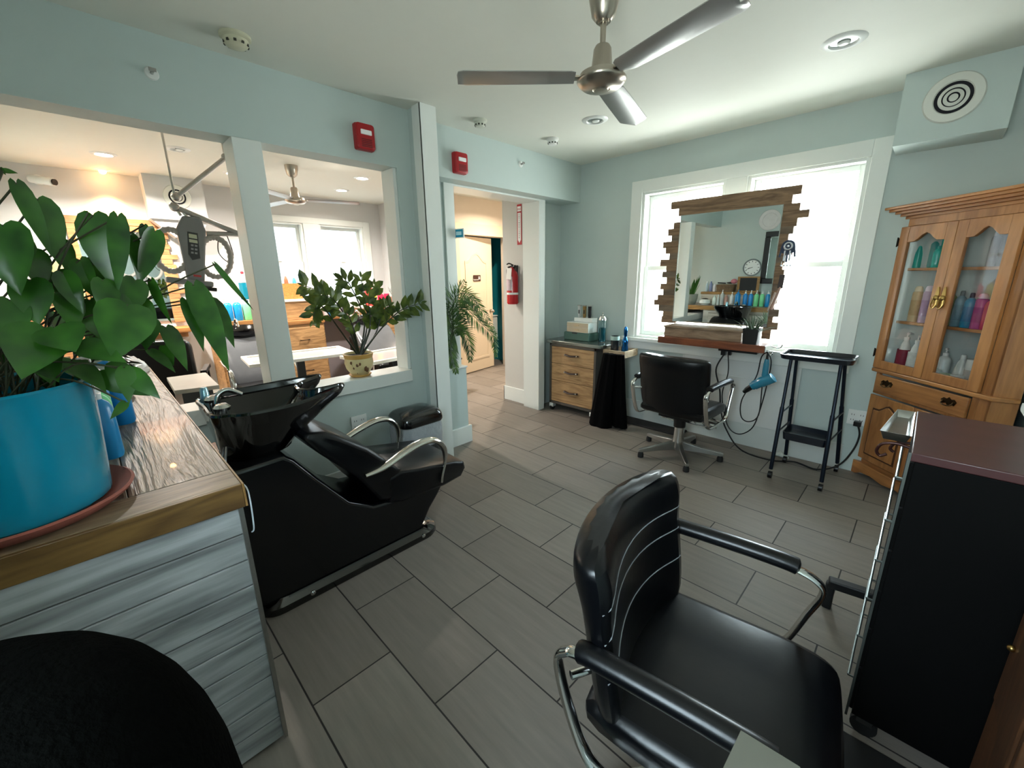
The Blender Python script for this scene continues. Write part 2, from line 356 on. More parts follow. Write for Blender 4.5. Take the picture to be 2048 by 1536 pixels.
diffuser('round white air diffuser with three rings on the boxed duct beside the windows', (-.095, 3.589, 2.40), 'y', -1)
struct(G().box(-6.35, -6.10, .66, 1.18, 2.13, H).prism([(.66, 2.13), (1.18, 2.13), (1.05, 1.95), (.85, 1.95)], 'x', -6.35, -6.14).done('trim_14', WALLW, smooth=False))
diffuser('round white air diffuser on the duct in the back room, above the hair processor', (-6.099, .93, 2.37), 'x', 1)
# ---------------------------------------------------------------- ceiling things
BLADE = P('fan_blade_metal', '9a9a98', .35, .7, var=.05)
def fan(label, loc, rot, drop, r=.60):
    t = thing('ceiling_fan', label, 'ceiling fan', loc, rot)
    G().lathe([(.030, -.105), (.048, -.085), (.060, -.03), (.062, 0)], n=28).done('canopy', NICKEL, t)
    G().lathe([(.022, -.112), (.022, -.10)], n=20).lathe([(.012, -drop+.095), (.012, -.10)], n=14).done('rod', NICKEL, t)
    G().lathe([(.050, -drop+.0), (.043, -drop+.02), (.036, -drop+.085), (.028, -drop+.098), (.013, -drop+.10)], n=28).done('coupling', NICKEL, t)
    G().lathe([(.001, -drop-.066), (.028, -drop-.064), (.034, -drop-.057), (.036, -drop-.060), (.078, -drop-.052), (.098, -drop-.036), (.102, -drop-.030), (.102, -drop-.024), (.092, -drop-.022), (.090, -drop-.004), (.05, -drop+.004)], n=36).done('motor_housing', NICKEL, t)
    for k in range(3):
        a = 2*PI*k/3
        M = Matrix.Rotation(a, 4, 'Z') @ Matrix.Translation((0, 0, -drop-.022))
        g = G(); pts = []
        T = M @ Matrix.Rotation(R(-3), 4, 'X')
        for (x, w0, w1) in ((.115, -.048, .048), (.135, -.058, .058), (.30, -.064, .064), (r-.03, -.070, .070), (r-.008, -.058, .058), (r, -.025, .025)):
            rw = []
            for (y, z) in ((w0, .006), (-.008, -.010), (w1, .010), (w1, .007), (-.008, -.013), (w0, .003)): rw.append(T @ Vector((x, y, z)))
            pts.append(rw)
        g.loft(pts); b = g.done('blade', BLADE, t)
        g = G(); v0 = len(g.b.verts); g.box(.07, .15, -.022, .022, .002, .008); bmesh.ops.transform(g.b, matrix=T, verts=g.b.verts[:]); g.done('blade_bracket', NICKEL, b)
    return t
fan('three-blade brushed nickel ceiling fan above the middle of the near room', (-1.13, 1.69, H), R(-14), .285)
fan('smaller-looking ceiling fan in the back room, seen through the opening', (-4.77, 1.70, H), R(70), .30, .62)
def can_light(label, loc, lit=0, group=None):
    t = thing('recessed_light', label, 'ceiling light', loc, 0, group)
    G().lathe([(.055, -.001), (.062, -.010), (.088, -.006), (.095, 0)], n=36, cap0=False, cap1=False).done('trim_ring', WHITEP, t)
    if lit: G().lathe([(.001, -.004), (.056, -.004)], n=30, cap0=False).done('bulb', P('lit_bulb', 'fff4e6', emit='fff0dc', es=8), t)
    else:
        G().lathe([(.001, -.002), (.056, -.002)], n=30, cap0=False).done('reflector', P('dark_reflector', '8f9794', .25, .5), t)
        G().ball((0, .01, -.006), .028, 1, 1, .3).done('bulb', P('unlit_bulb', 'e9ece8', .2), t)
    return t
can_light('unlit round recessed light in the near ceiling beside the boxed duct', (-.515, 2.866, H))
can_light('unlit round recessed light in the near ceiling, behind the fan hub', (-1.966, 2.875, H))
def down(loc, pw, col=(1, .86, .70), sp=150, s=.11):
    return area('recessed_lamp', (loc[0], loc[1], loc[2]-.012), (0, 0, 0), s, s, pw, col, shape='DISK', spread=R(sp))
FARL = [((-5.44, .36, H), 'lit recessed light in the back room, nearest the orange-lit wall', 1), ((-4.83, .805, H), 'unlit recessed light in the back room ceiling', 0),
        ((-5.62, 2.585, H), 'lit recessed light in the back room, farther of the two before the windows', 1), ((-4.81, 2.47, H), 'lit recessed light in the back room, nearer of the two before the windows', 1),
        ((-5.50, 1.36, H), 'lit recessed light in the back room behind the white post', 1)]
for l_, n_, f_ in FARL:
    can_light(n_, l_, f_)
    if f_: down(l_, (2.2 if l_[0] < -5.2 else 6.5) if l_[1] > 1.2 else 11, (1, .91, .82))
t = thing('eyeball_spotlight', 'small glowing eyeball spotlight washing the back room wall orange', 'spotlight', (-6.18, .37, H))
G().lathe([(.03, -.012), (.06, 0)], n=24, cap0=False, cap1=False).done('trim_ring', WHITEP, t)
G().ball((-.008, 0, -.012), .03).done('bulb', P('warm_bulb', 'ffd9a0', emit='ffc078', es=10), t)
s = bpy.data.lights.new('spot_lamp', 'SPOT'); s.energy = 16; s.color = (1, .50, .18); s.spot_size = R(75); s.spot_blend = .7; s.shadow_soft_size = .03
so = bpy.data.objects.new('spot_lamp', s); C.objects.link(so); so.location = (-6.14, .37, H-.06); so.rotation_euler = (0, R(14), 0)
# hidden part of the hall: its own ceiling lamp
can_light('recessed light in the hall ceiling', (-4.2, 4.3, H), 1); down((-4.2, 4.3, H), 5.2, (1, .84, .66))
def smoke(label, loc, r=.06, col='c9c7ae', cat='smoke detector', nm='smoke_detector'):
    t = thing(nm, label, cat, loc)
    G().lathe([(r*1.0, 0), (r, -.012), (r*.86, -.018)], n=32).done('base', P('detector_'+col, col, .4), t)
    G().lathe([(r*.82, -.018), (r*.80, -.034), (r*.62, -.046), (r*.3, -.05)], n=32).done('cover', P('detector_'+col, col, .4), t)
    g = G()
    for k in range(10):
        a = 2*PI*k/10; g.box(-.006, .006, r*.74, r*.81, -.040, -.030, Matrix.Rotation(a, 4, 'Z'))
    g.done('slots', P('slot_dark', '3a3930', .8), t)
    return t
smoke('yellowed round smoke detector above the left opening', (-2.50, .72, H), .065)
smoke('round smoke detector with green-tinged cover above the doorway', (-2.54, 2.26, H), .05, 'c9cbbd')
smoke('white round detector on the ceiling between the doorway and the windows', (-2.45, 2.98, H), .05, 'dfe0dc')
smoke('small round smoke detector in the back room by the right corner', (-5.2, 3.2, H), .05, 'e4e4e0')
def sprinkler(label, loc, d):
    t = thing('sprinkler_head', label, 'sprinkler', loc, d)
    G().lathe([(.001, 0), (.028, 0), (.024, .006), (.001, .008)], n=20, M=Matrix.Rotation(R(90), 4, 'Y')).done('escutcheon', WHITEP, t)
    G().cyl((.005, 0, 0), (.035, 0, 0), .007).box(.035, .04, -.014, .014, -.002, .012).done('nozzle', STEEL, t)
sprinkler('sidewall sprinkler on the header over the doorway', (-2.80, 2.96, 2.44), 0)
sprinkler('sidewall sprinkler on the beam above the left opening', (-2.73, .413, 2.405), 0)
RED = P('alarm_red', 'a5131c', .35, var=.05)
def alarm(label, loc):
    t = thing('fire_alarm', label, 'fire alarm', loc)
    G().prism(rrect(-.062, .062, -.075, .075, .012), 'x', 0, .03).done('back_box', RED, t, bevel=.003)
    g = G().loft([[Vector((x, y*s_, z*s_)) for y, z in rrect(-.062, .062, -.075, .075, .018)] for x, s_ in ((.03, 1), (.045, .97), (.052, .85))]); g.done('cover', RED, t)
    G().box(.046, .060, -.036, .036, .008, .036).done('strobe_lens', P('strobe', 'f0f0f0', .15, coat=.5), t, bevel=.004)
    g = G()
    for k in range(5): g.box(.0505, .0535, -.035, .035, -.020-k*.010, -.015-k*.010)
    g.done('speaker_slots', P('alarm_dark', '5c080e', .6), t)
alarm('red fire alarm with white strobe on the beam left of the column', (-2.73, 1.43, 2.335))
alarm('red fire alarm with white strobe over the doorway, right of the column', (-2.80, 2.25, 2.33))
t = thing('security_camera', 'white bullet security camera high on the back room wall', 'security camera', (-6.35, -.1, 2.44))
G().lathe([(.001, 0), (.045, 0), (.045, .02), (.001, .022)], n=20, M=Matrix.Rotation(R(90), 4, 'Y')).done('mount', WHITEP, t)
G().tube([(.02, 0, 0), (.09, .02, -.01)], .014).cyl((.04, -.05, .0), (.17, .10, -.03), .036, n=20).done('housing', WHITEP, t)
G().cyl((.171, .101, -.03), (.180, .112, -.032), .028).done('lens', BLACKP, t)
# ---------------------------------------------------------------- corner hutch
PINE = wood('pine', 'b87e48', '8f5a31', 'z', 5, .38, .06, 4, coat=.15)
PINEH = wood('pine_across', 'b87e48', '8f5a31', 'x', 5, .38, .06, 4, coat=.15)
hut = thing('corner_hutch', 'honey pine corner hutch with two arched glass doors full of hair products', 'cabinet', (.06, 3.63, 0), R(-45))
dk = P('hutch_inside', '222b29', .7)
# carcass: plan polygon behind the face
foot = [(-.385, 0), (.385, 0), (.47, .085), (.47, .14), (.02, .55), (-.02, .55), (-.37, .2)]
foot = [(-.372, .012), (.372, .012), (.40, .03), (.44, .09), (.0, .53), (-.40, .13)]
g = G()
def ring(g, z0, z1, inset=0.0):
    pass
# back boards (thin), floor, top, shelves
g = G()
g.prism([(.0, .53), (-.40, .13), (-.385, .115), (.0, .50)], 'z', .10, 1.80).prism([(.0, .53), (.0, .50), (.425, .075), (.44, .09)], 'z', .10, 1.80)
g.done('back_panel', dk, hut, smooth=False)
G().prism([(.372, .0), (.385, 0), (.45, .075), (.44, .09), (.372, .02)], 'z', .02, 1.82).prism([(-.372, 0), (-.372, .02), (-.41, .12), (-.42, .105), (-.385, 0)], 'z', .02, 1.82).done('side_panel', PINE, hut, smooth=False)
for z in (.10, .79, 1.80): G().prism(foot, 'z', z, z+.02).done('carcass_board', PINEH, hut, smooth=False)
for z in (1.13, 1.475): G().prism([(-.368, .03), (.368, .03), (.41, .1), (.0, .49), (-.385, .115)], 'z', z, z+.018).done('shelf', PINEH, hut, bevel=.002)
G().box(-.385, -.362, -.0, .022, .08, 1.82).box(.325, .385, 0, .022, .08, 1.82).box(-.362, .325, 0, .022, 1.755, 1.82).box(-.362, .325, 0, .022, .63, .65).box(-.362, -.315, 0, .022, .63, .8).box(.29, .325, 0, .022, .63, .8).done('face_frame', PINE, hut, bevel=.002)
cr_ = G()
for k, (o_, z0, z1) in enumerate(((.015, 1.80, 1.818), (.035, 1.818, 1.834), (.055, 1.834, 1.85), (.078, 1.85, 1.866), (.095, 1.866, 1.882))):
    cr_.prism([(-.385-o_, -o_), (.385+o_, -o_), (.45+o_, .075), (.0, .53), (-.40-o_*.6, .10)], 'z', z0, z1)
cr_.done('crown_molding', PINEH, hut, bevel=.003)
G().prism([(-.40, -.022), (.40, -.022), (.46, .07), (.41, .07), (-.39, .07), (-.42, .07)], 'z', .785, .812).done('waist_molding', PINEH, hut, bevel=.006)
def arch(u0, u1, zt, rise, n=10, shoulder=.16):
    out = []
    w = u1-u0
    for k in range(n+1):
        q = k/n; x = u0+w*q
        s_ = min(1, max(0, (q-shoulder)/(.5-shoulder))) if q <= .5 else min(1, max(0, (1-q-shoulder)/(.5-shoulder)))
        out.append((x, zt+rise*(3*s_*s_-2*s_**3)))
    return out
def glass_door(u0, u1, nm):
    g = G(); st = .06
    g.box(u0, u0+st, -.022, 0, .815, 1.752).box(u1-st, u1, -.022, 0, .815, 1.752).box(u0+st, u1-st, -.022, 0, .815, .87)
    top = arch(u0+st, u1-st, 1.655, .05)
    g.prism(top+[(u1-st, 1.752), (u0+st, 1.752)], 'y', -.022, 0)
    d = g.done('glass_door', PINE, hut, bevel=.002)
    G().box(u0+st-.005, u1-st+.005, -.012, -.009, .865, 1.712).done('glass_pane', GLASS, d, smooth=False)
    return d
dl = glass_door(-.360, -.002, 'l'); dr = glass_door(-.030, .325, 'r') if False else glass_door(0.0, .325, 'r')
for d, u in ((dl, -.022), (dr, .018)):
    g = G().lathe([(.001, 0), (.012, .002), (.016, .010), (.010, .02), (.001, .024)], (0, 0, 0), 16, Matrix.Translation((u, -.022, 1.315)) @ Matrix.Rotation(R(90), 4, 'X'))
    g.prism([(u-.008, 1.26), (u+.008, 1.26), (u+.018, 1.29), (u+.012, 1.34), (u+.004, 1.38), (u-.004, 1.38), (u-.012, 1.34), (u-.018, 1.29)], 'y', -.027, -.022)
    g.tube(bez([(u-.013, -.032, 1.305), (u-.015, -.036, 1.27), (u, -.037, 1.252), (u+.015, -.036, 1.27), (u+.013, -.032, 1.305)]), .0035, 6)
    g.done('door_pull', BRASS, d)
for u, zs in ((-.366, (1.66, .92)),):
    for z in zs: G().box(u-.006, u+.006, -.026, -.02, z-.025, z+.025).cyl((u, -.026, z-.03), (u, -.026, z+.03), .004, n=8).done('hinge', IRON, hut)
dw = G().box(-.315, .29, -.018, 0, .652, .772).done('drawer', PINEH, hut, bevel=.004)
for u in (-.225, .19):
    g = G().prism([(u-.045, .728), (u-.03, .742), (u-.012, .738), (u, .75), (u+.012, .738), (u+.03, .742), (u+.045, .728), (u+.035, .705), (u+.012, .712), (u, .695), (u-.012, .712), (u-.035, .705)], 'y', -.021, -.018)
    g.tube(bez([(u-.03, -.024, .725), (u-.028, -.034, .708), (u, -.038, .702), (u+.028, -.034, .708), (u+.03, -.024, .725)]), .0035, 6)
    g.done('drawer_pull', P('pull_bronze', '4b3724', .35, 1, var=.3), dw)
def low_door(u0, u1):
    d = G().box(u0, u1, -.016, 0, .135, .622).done('lower_door', PINE, hut, bevel=.003)
    a0, a1 = u0+.055, u1-.055
    G().prism([(a0-.011, .179), (a1+.011, .179)]+[(x, z) for x, z in arch(a0-.011, a1+.011, .531, .045)][::-1], 'y', -.0172, -.016).done('panel_groove', P('groove_brown', '4a2a14', .6), d, smooth=False)
    g = G(); g.prism([(a0, .19), (a1, .19)]+[(x, z) for x, z in arch(a0, a1, .52, .045)][::-1], 'y', -.026, -.016); g.done('raised_panel', PINE, d, bevel=.007, seg=2)
low_door(-.335, -.005); low_door(.0, .32)
sk = [(-.405, 0.0), (-.405, .10), (.405, .10), (.405, 0), (.33, 0), (.28, .025), (.2, .035), (.1, .02), (0, .035), (-.1, .02), (-.2, .035), (-.28, .025), (-.33, 0)]
G().prism(sk, 'y', -.02, .02).done('base_skirt', PINEH, hut, bevel=.003)
# ---------------------------------------------------------------- bottles
def bprof(kind, h, r):
    return {'round': [(r*.9, 0), (r, .01), (r, h*.72), (r*.8, h*.80), (r*.38, h*.86), (r*.38, h*.88)],
            'aero': [(r*.95, 0), (r, .006), (r, h*.80), (r*.86, h*.84), (r*.7, h*.85)],
            'taper': [(r*.95, 0), (r, .01), (r*.9, h*.5), (r*.6, h*.75), (r*.35, h*.84), (r*.35, h*.88)],
            'jar': [(r*.95, 0), (r, .006), (r, h*.7)]}[kind]
BM = {}
def bottle(label, loc, h, r, col, kind='round', cap='ffffff', pump=False, group=None, lab=None, rz=0, nm='bottle', cat='bottle', flat=1, labcol2=None):
    key = (h, r, col, kind, cap, pump, lab, flat)
    if key in BM: return dup(BM[key], loc, rz, label, group)
    t = thing(nm, label, cat, loc, rz, group)
    mt = P('bottle_'+col, col, .28, var=.12, scale=25)
    pr = bprof(kind, h, r); body = G().lathe(pr, n=20, sy=flat).done('body', mt, t)
    if lab: G().lathe([(r*1.005, h*.18), (r*1.012, h*.19), (r*1.012, h*.60), (r*1.005, h*.61)], n=20, sy=flat, cap0=False, cap1=False).done('label_band', P('band_'+lab, lab, .5, var=.25, scale=60), body)
    cm = P('cap_'+cap, cap, .35)
    if pump:
        z = h*.86
        p = G().lathe([(r*.42, z), (r*.42, z+.018), (r*.2, z+.02), (.004, z+.022), (.004, z+.04)], n=14).done('pump_head', cm, t)
        G().tube([(0, 0, z+.042), (0, -.012, z+.045), (0, -.036, z+.040)], [.009, .008, .004], 8).done('nozzle', cm, p)
    elif kind == 'aero': G().lathe([(r*.78, h*.85), (r*.76, h*.93), (r*.55, h*.985), (r*.2, h)], n=18).done('cap', cm, t)
    elif kind == 'jar': G().lathe([(r*1.02, h*.7), (r*1.02, h*.98), (r*.9, h)], n=20).done('lid', cm, t)
    else: G().lathe([(r*.42, h*.86), (r*.40, h*.97), (r*.3, h)], n=14, sy=flat).done('cap', cm, t)
    BM[key] = t; return t
_hm = gm(hut)
def hl(u, v, z): p = _hm @ Vector((u, v, z)); return (p.x, p.y, p.z)
TS, MS, BS = 1.4932, 1.1482, .8102
for (lb, u, v, z, h, r, c_, k_, cp, pu, la, gp, rz) in [
    ('teal bottle with white cap on the hutch top shelf, leftmost', -0.291, 0.065, TS, .175, .024, '16b2a4', 'taper', 'd8e6e2', 0, None, 0, 0),
    ('tall teal bottle with clear cap on the hutch top shelf', -0.252, 0.120, TS, .20, .03, '159a98', 'round', '9fc9c6', 0, None, 0, 0),
    ('short teal bottle in front of the tall ones on the hutch top shelf', -0.158, 0.060, TS, .13, .024, '1fb8a8', 'round', '2bb4a8', 0, None, 0, 0),
    ('tall teal aerosol at the right end of the left top shelf', -0.168, 0.110, TS, .21, .025, '12b0a0', 'aero', '2cc0b0', 0, None, 0, 0),
    ('purple-pink aerosol can half hidden at the left end of the middle shelf', -0.367, 0.075, MS, .225, .024, '8e5a66', 'aero', 'b08c98', 0, None, 0, 0),
    ('coral patterned aerosol can on the hutch middle shelf', -0.310, 0.070, MS, .225, .026, 'c07a74', 'aero', 'e6cfc8', 0, 'b86a68', 0, 0),
    ('cream yellow aerosol can on the hutch middle shelf', -0.245, 0.075, MS, .23, .027, 'd3b98e', 'aero', 'efe2c2', 0, 'c8a878', 0, 0),
    ('lilac patterned aerosol can on the hutch middle shelf', -0.168, 0.070, MS, .235, .027, 'c4a9c2', 'aero', 'ead9e6', 0, 'b592b6', 0, 0),
    ('olive green bottle on the right middle shelf of the hutch', -0.020, 0.070, MS, .215, .026, '8f9a62', 'round', 'c6cc9c', 0, '7f8a58', 0, 0),
    ('slate blue bottle with dark cap on the right middle shelf', 0.035, 0.070, MS, .21, .026, '5c7d8d', 'round', '2c3038', 0, '4f6f80', 0, 0),
    ('turquoise blue patterned bottle on the right middle shelf', 0.095, 0.065, MS, .20, .026, '1d7fa4', 'round', '27344a', 0, '1b6a96', 0, 0),
    ('magenta and lilac bottle on the right middle shelf', 0.150, 0.070, MS, .20, .027, 'b04a8e', 'aero', 'd8b4cc', 0, '962f7c', 0, 0),
    ('red-pink bottle at the right end of the middle shelf', 0.200, 0.070, MS, .19, .026, 'c03a5c', 'round', '2a4a86', 0, None, 0, 0),
    ('grey clear spray can on the right half of the top shelf', 0.135, 0.080, TS, .19, .024, '9b9aa0', 'aero', 'b8b8bc', 0, None, 0, 0),
    ('second grey spray can beside it at the right end of the top shelf', 0.185, 0.080, TS, .195, .025, '8a898f', 'aero', 'a8a8ae', 0, None, 0, 0),
    ('pale green pump bottle on the hutch bottom shelf, leftmost', -0.335, 0.080, BS, .22, .032, '7ea59c', 'taper', 'a9c4bc', 1, None, 0, 2.3),
    ('white pump bottle with a dark red label on the hutch bottom shelf', -0.230, 0.055, BS, .25, .037, 'e8e6e2', 'taper', 'eeeeec', 1, '7c1230', 0, 2.3),
    ('white pump bottle with grey print on the hutch bottom shelf', -0.155, 0.060, BS, .24, .036, 'e6e8e6', 'taper', 'eeeeec', 1, 'd2d6d2', 0, 2.3),
    ('small white pump bottle on the right bottom shelf of the hutch', -0.020, 0.120, BS, .17, .032, 'd8dcd8', 'round', 'e8e8e6', 1, None, 0, 0),
    ('white cone-shaped bottle on the right bottom shelf of the hutch', 0.085, 0.120, BS, .17, .034, 'cfd3cf', 'taper', 'd9dcd9', 0, None, 0, 0),
    ('white tall tub at the right end of the hutch bottom shelf', 0.165, 0.100, BS, .16, .032, 'dfe0dc', 'jar', 'e8e8e4', 0, 'b8b0a8', 0, 0),
    ('low white jar at the left of the right bottom shelf', 0.005, 0.050, BS, .065, .030, 'c9d2cc', 'jar', 'dfe4e0', 0, None, 0, 0),
    ('low jar with green lid on the right bottom shelf', 0.070, 0.050, BS, .055, .028, 'd8dccc', 'jar', 'b9c79a', 0, None, 0, 0),
    ('low white jar with ring label beside the green-lidded one', 0.140, 0.050, BS, .06, .030, 'd0d4d0', 'jar', 'e2e4e2', 0, None, 0, 0)]:
    bottle(lb, hl(u, v, z), h, r, c_, k_, cp, bool(pu), None, la, rz)
# ---------------------------------------------------------------- wall vanity, mirror and its frame of planks
VW = wood('vanity_board', '8a4f33', '5b3020', 'x', 7, .35, .1, 5)
BARN = wood('barn_plank', '8f7358', '5d4734', 'x', 8, .7, .5, 6)
BARN2 = wood('grey_barn_plank', '7d6c5c', '544638', 'x', 8, .75, .5, 6)
t = thing('wall_vanity', 'thick reddish brown floating wood shelf below the plank-framed mirror', 'shelf', (-1.2, 3.65, .90))
G().box(-1.625, -.80, 3.435, 3.81, .90, .955).done('board', VW, t, bevel=.004, w=True)
G().box(-.80, -.797, 3.44, 3.80, .905, .95).done('end_plate', STEEL, t, w=True)
for xx in (-1.53, -.88): G().box(xx-.025, xx+.025, 3.80, 3.85, .87, .95).done('bracket', STEEL, t, w=True)
G().tube(bez([(-.799, 3.60, .935), (-.76, 3.60, .925), (-.735, 3.60, .93), (-.725, 3.60, .955)]), .004, 8).tube(bez([(-.799, 3.50, .92), (-.785, 3.50, .885), (-.765, 3.50, .885), (-.76, 3.50, .90)]), .004, 8).done('hook', CHROME, t, w=True)
t = thing('wood_riser', 'long weathered wood box with a lip standing on the floating shelf', 'box', (-1.32, 3.60, .955))
RS = wood('riser_wood', '9a8068', '6d5744', 'x', 8, .65, .3, 6)
G().box(-1.60, -.985, 3.50, 3.70, .955, 1.03).done('box_body', RS, t, bevel=.002, w=True); G().box(-1.605, -.975, 3.49, 3.71, 1.03, 1.045).done('top_board', RS, t, bevel=.003, w=True)
d_ = 0.0
MM = Matrix.Translation((-1.2, 3.72, 1.5)) @ Matrix.Rotation(d_, 4, 'Z') @ Matrix.Rotation(R(.3), 4, 'X')
mt_ = thing('wall_mirror', 'rectangular mirror framed with uneven reclaimed wood planks in front of the windows', 'mirror', (-1.2, 3.72, 1.5), d_)
mt_.rotation_euler = (R(.2), 0, d_)
rng = random.Random(4)
ML, MRr = -.425, .325     # mirror glass limits in local x
def plank(x0, x1, z0, z1, m_, dd=.0):
    g = G(); g.box(x0, x1, -.004-dd, .022, z0, z1)
    # rotate around the mirror's own axes is inherited from the parent
    g.done('plank', m_, mt_, bevel=.0025)
plank(-.525, .425, .515, .575, BARN, .004); plank(-.455, .375, .454, .518, BARN, .002)
lw = [(-.445, .40), (-.50, .352), (-.53, .30), (-.495, .245), (-.55, .19), (-.52, .14), (-.50, .085), (-.575, .03), (-.535, -.02), (-.56, -.075), (-.515, -.125), (-.575, -.18), (-.54, -.235), (-.605, -.282), (-.64, -.33), (-.60, -.385), (-.555, -.44), (-.57, -.49)]
lw = [(-.455, .40), (-.53, .349), (-.575, .299), (-.54, .249), (-.615, .199), (-.585, .149), (-.545, .099), (-.625, .049), (-.565, -.001), (-.60, -.051), (-.555, -.101), (-.61, -.151), (-.58, -.201), (-.63, -.251), (-.66, -.301), (-.61, -.351), (-.565, -.401), (-.575, -.451)]
lw = [(a+.04, b) for a, b in lw]
zs_ = [.455, .405, .355, .300, .250, .200, .150, .100, .045, -.005, -.055, -.110, -.160, -.210, -.255, -.300, -.355, -.400, -.455, -.53]
for i, (a, _) in enumerate(lw): plank(a, -.40, zs_[i+1]-.001, zs_[i]+.001, BARN if i % 3 else BARN2, rng.uniform(0, .008))
rw = [.42, .475, .42, .405, .375, .395, .43, .36, .405, .41, .36, .355, .37, .355, .345, .375, .34, .385, .35]
rw = [.43, .49, .425, .41, .385, .40, .425, .385, .375, .39, .38, .385, .375, .37, .36, .395, .36, .40, .36]
for i, a in enumerate(rw): plank(.30, a, zs_[min(i+1, 19)]-.001, zs_[i]+.001, BARN if (i+1) % 4 else BARN2, rng.uniform(0, .008))
mm = bpy.data.materials.new('mirror_glass'); mm.use_nodes = True; nn = mm.node_tree.nodes; bs = nn['Principled BSDF']
bs.inputs['Metallic'].default_value = 1; bs.inputs['Roughness'].default_value = 0.0; bs.inputs['Base Color'].default_value = (.90, .95, .93, 1)
_n = nn.new('ShaderNodeTexNoise'); _r = nn.new('ShaderNodeMapRange'); _r.inputs[3].default_value = 0; _r.inputs[4].default_value = .004
mm.node_tree.links.new(_n.outputs[0], _r.inputs[0]); mm.node_tree.links.new(_r.outputs[0], bs.inputs['Roughness'])
G().box(ML+.002, MRr-.002, -.013, -.008, -.44, .452).done('mirror_glass', mm, mt_, smooth=False)
G().box(ML-.004, ML+.002, -.014, -.006, -.44, .456).box(MRr-.002, MRr+.004, -.014, -.006, -.44, .456).box(ML, MRr, -.014, -.006, .452, .456).done('glass_edge', P('edge_metal', 'c9cfcc', .2, .8), mt_, smooth=False)
# hamsa ornament, comb and brush hanging on the frame
t = thing('hamsa_ornament', 'blue and silver hand-shaped eye charm hanging on the right of the mirror frame', 'ornament', (-.80, 3.69, 1.63), d_)
SIL = P('charm_silver', 'c9cdd6', .25, .8); BLU = P('charm_blue', '24344f', .3)
g = G().prism([(.045*math.cos(R(a))*1.0, .03+.045*math.sin(R(a))) for a in range(0, 181, 20)]+[(-.05, -.01), (-.022, -.02), (.022, -.02), (.05, -.01)], 'y', -.006, .0); g.done('palm', BLU, t, bevel=.002)
G().lathe([(.018, 0), (.024, .003), (.030, 0)], (0, 0, 0), 24, Matrix.Translation((0, -.006, .03)) @ Matrix.Rotation(R(90), 4, 'X'), cap0=False, cap1=False).ball((0, -.008, .03), .010, 1, .5, 1).done('eye', SIL, t)
for k, (x, h_) in enumerate(((-.048, -.045), (-.018, -.072), (0, -.08), (.018, -.072), (.048, -.045))):
    G().tube([(x*.9, -.003, -.0), (x, -.003, h_)], .007, 8).done('finger', SIL if k % 2 else BLU, t)
for x in (-.03, -.01, .01, .03): G().ball((x, -.003, -.105), .007).tube([(x, -.003, -.1), (x, -.003, -.075)], .001, 5).done('bead', SIL, t)
t = thing('hair_brush', 'long dark comb hanging from the right edge of the mirror frame', 'comb', (-.825, 3.69, 1.3), d_)
G().bar((.015, -.004, .16), (.01, -.004, .06), .035, .008, (0, 1, 0)).done('head', P('comb_dark', '3b3030', .5), t, bevel=.003)
G().bar((.012, -.004, .07), (-.025, -.004, -.10), .014, .010, (0, 1, 0)).done('handle', P('comb_pink', 'a88a80', .4), t, bevel=.003)
G().bar((-.015, -.006, .03), (-.05, -.006, -.11), .012, .008, (0, 1, 0)).done('handle', P('comb_pale', 'b9a79c', .4), t, bevel=.003)
# small planter
t = thing('potted_plant', 'small spiky plant in a square black pot on the floating shelf by the mirror', 'plant', (-.912, 3.50, .955))
G().loft([[Vector((x*s_, y*s_, z)) for x, y in rrect(-.055, .055, -.055, .055, .006, 2)] for z, s_ in ((0, .86), (.115, 1), (.115, .93), (.09, .92))]).done('pot', P('matte_black_pot', '0c0c0d', .6), t)
g = G()
for k in range(46):
    a = rng.uniform(0, 2*PI); ln = rng.uniform(.07, .15); el = rng.uniform(.3, 1.4); r_ = rng.uniform(0, .03)
    p0 = Vector((r_*math.cos(a), r_*math.sin(a), .09)); d = Vector((math.cos(a)*math.cos(el), math.sin(a)*math.cos(el), math.sin(el)))
    p1 = p0+d*ln*.6; p2 = p0+d*ln+Vector((0, 0, -.02*math.cos(el)))
    if p2.y > .10: continue
    g.tube([p0, p1, p2], [.004, .0055, .0006], 5, flat=.35)
g.done('foliage', P('succulent_green', '4c5f4a', .5, var=.4), t)
# power strip and cords under the shelf
CORD = P('black_cord', '0b0b0c', .5)
t = thing('power_strip', 'black power strip fixed under the floating shelf', 'power strip', (-1.0, 3.52, .875))
G().box(-.14, .14, -.025, .025, 0, .025).done('housing', BLACKP, t, bevel=.004); G().box(-.12, -.085, -.02, .02, -.035, 0).done('plug', BLACKP, t, bevel=.003); G().box(-.07, -.045, -.015, .015, -.03, 0).done('plug', BLACKP, t, bevel=.003)
G().tube(bez([(-1.10, 3.52, .845), (-1.14, 3.50, .72), (-1.10, 3.52, .55), (-1.08, 3.54, .38), (-1.03, 3.56, .22), (-.9, 3.56, .07), (-.70, 3.64, .012), (-.55, 3.74, .010), (-.40, 3.70, .010), (-.28, 3.73, .07), (-.22, 3.80, .18), (-.20, 3.83, .30), (-.225, 3.845, .385)], 8), .006, 8).done('cord', CORD, t, w=True)
G().box(-.247, -.203, 3.815, 3.862, .37, .405).done('plug', BLACKP, t, bevel=.004, w=True)
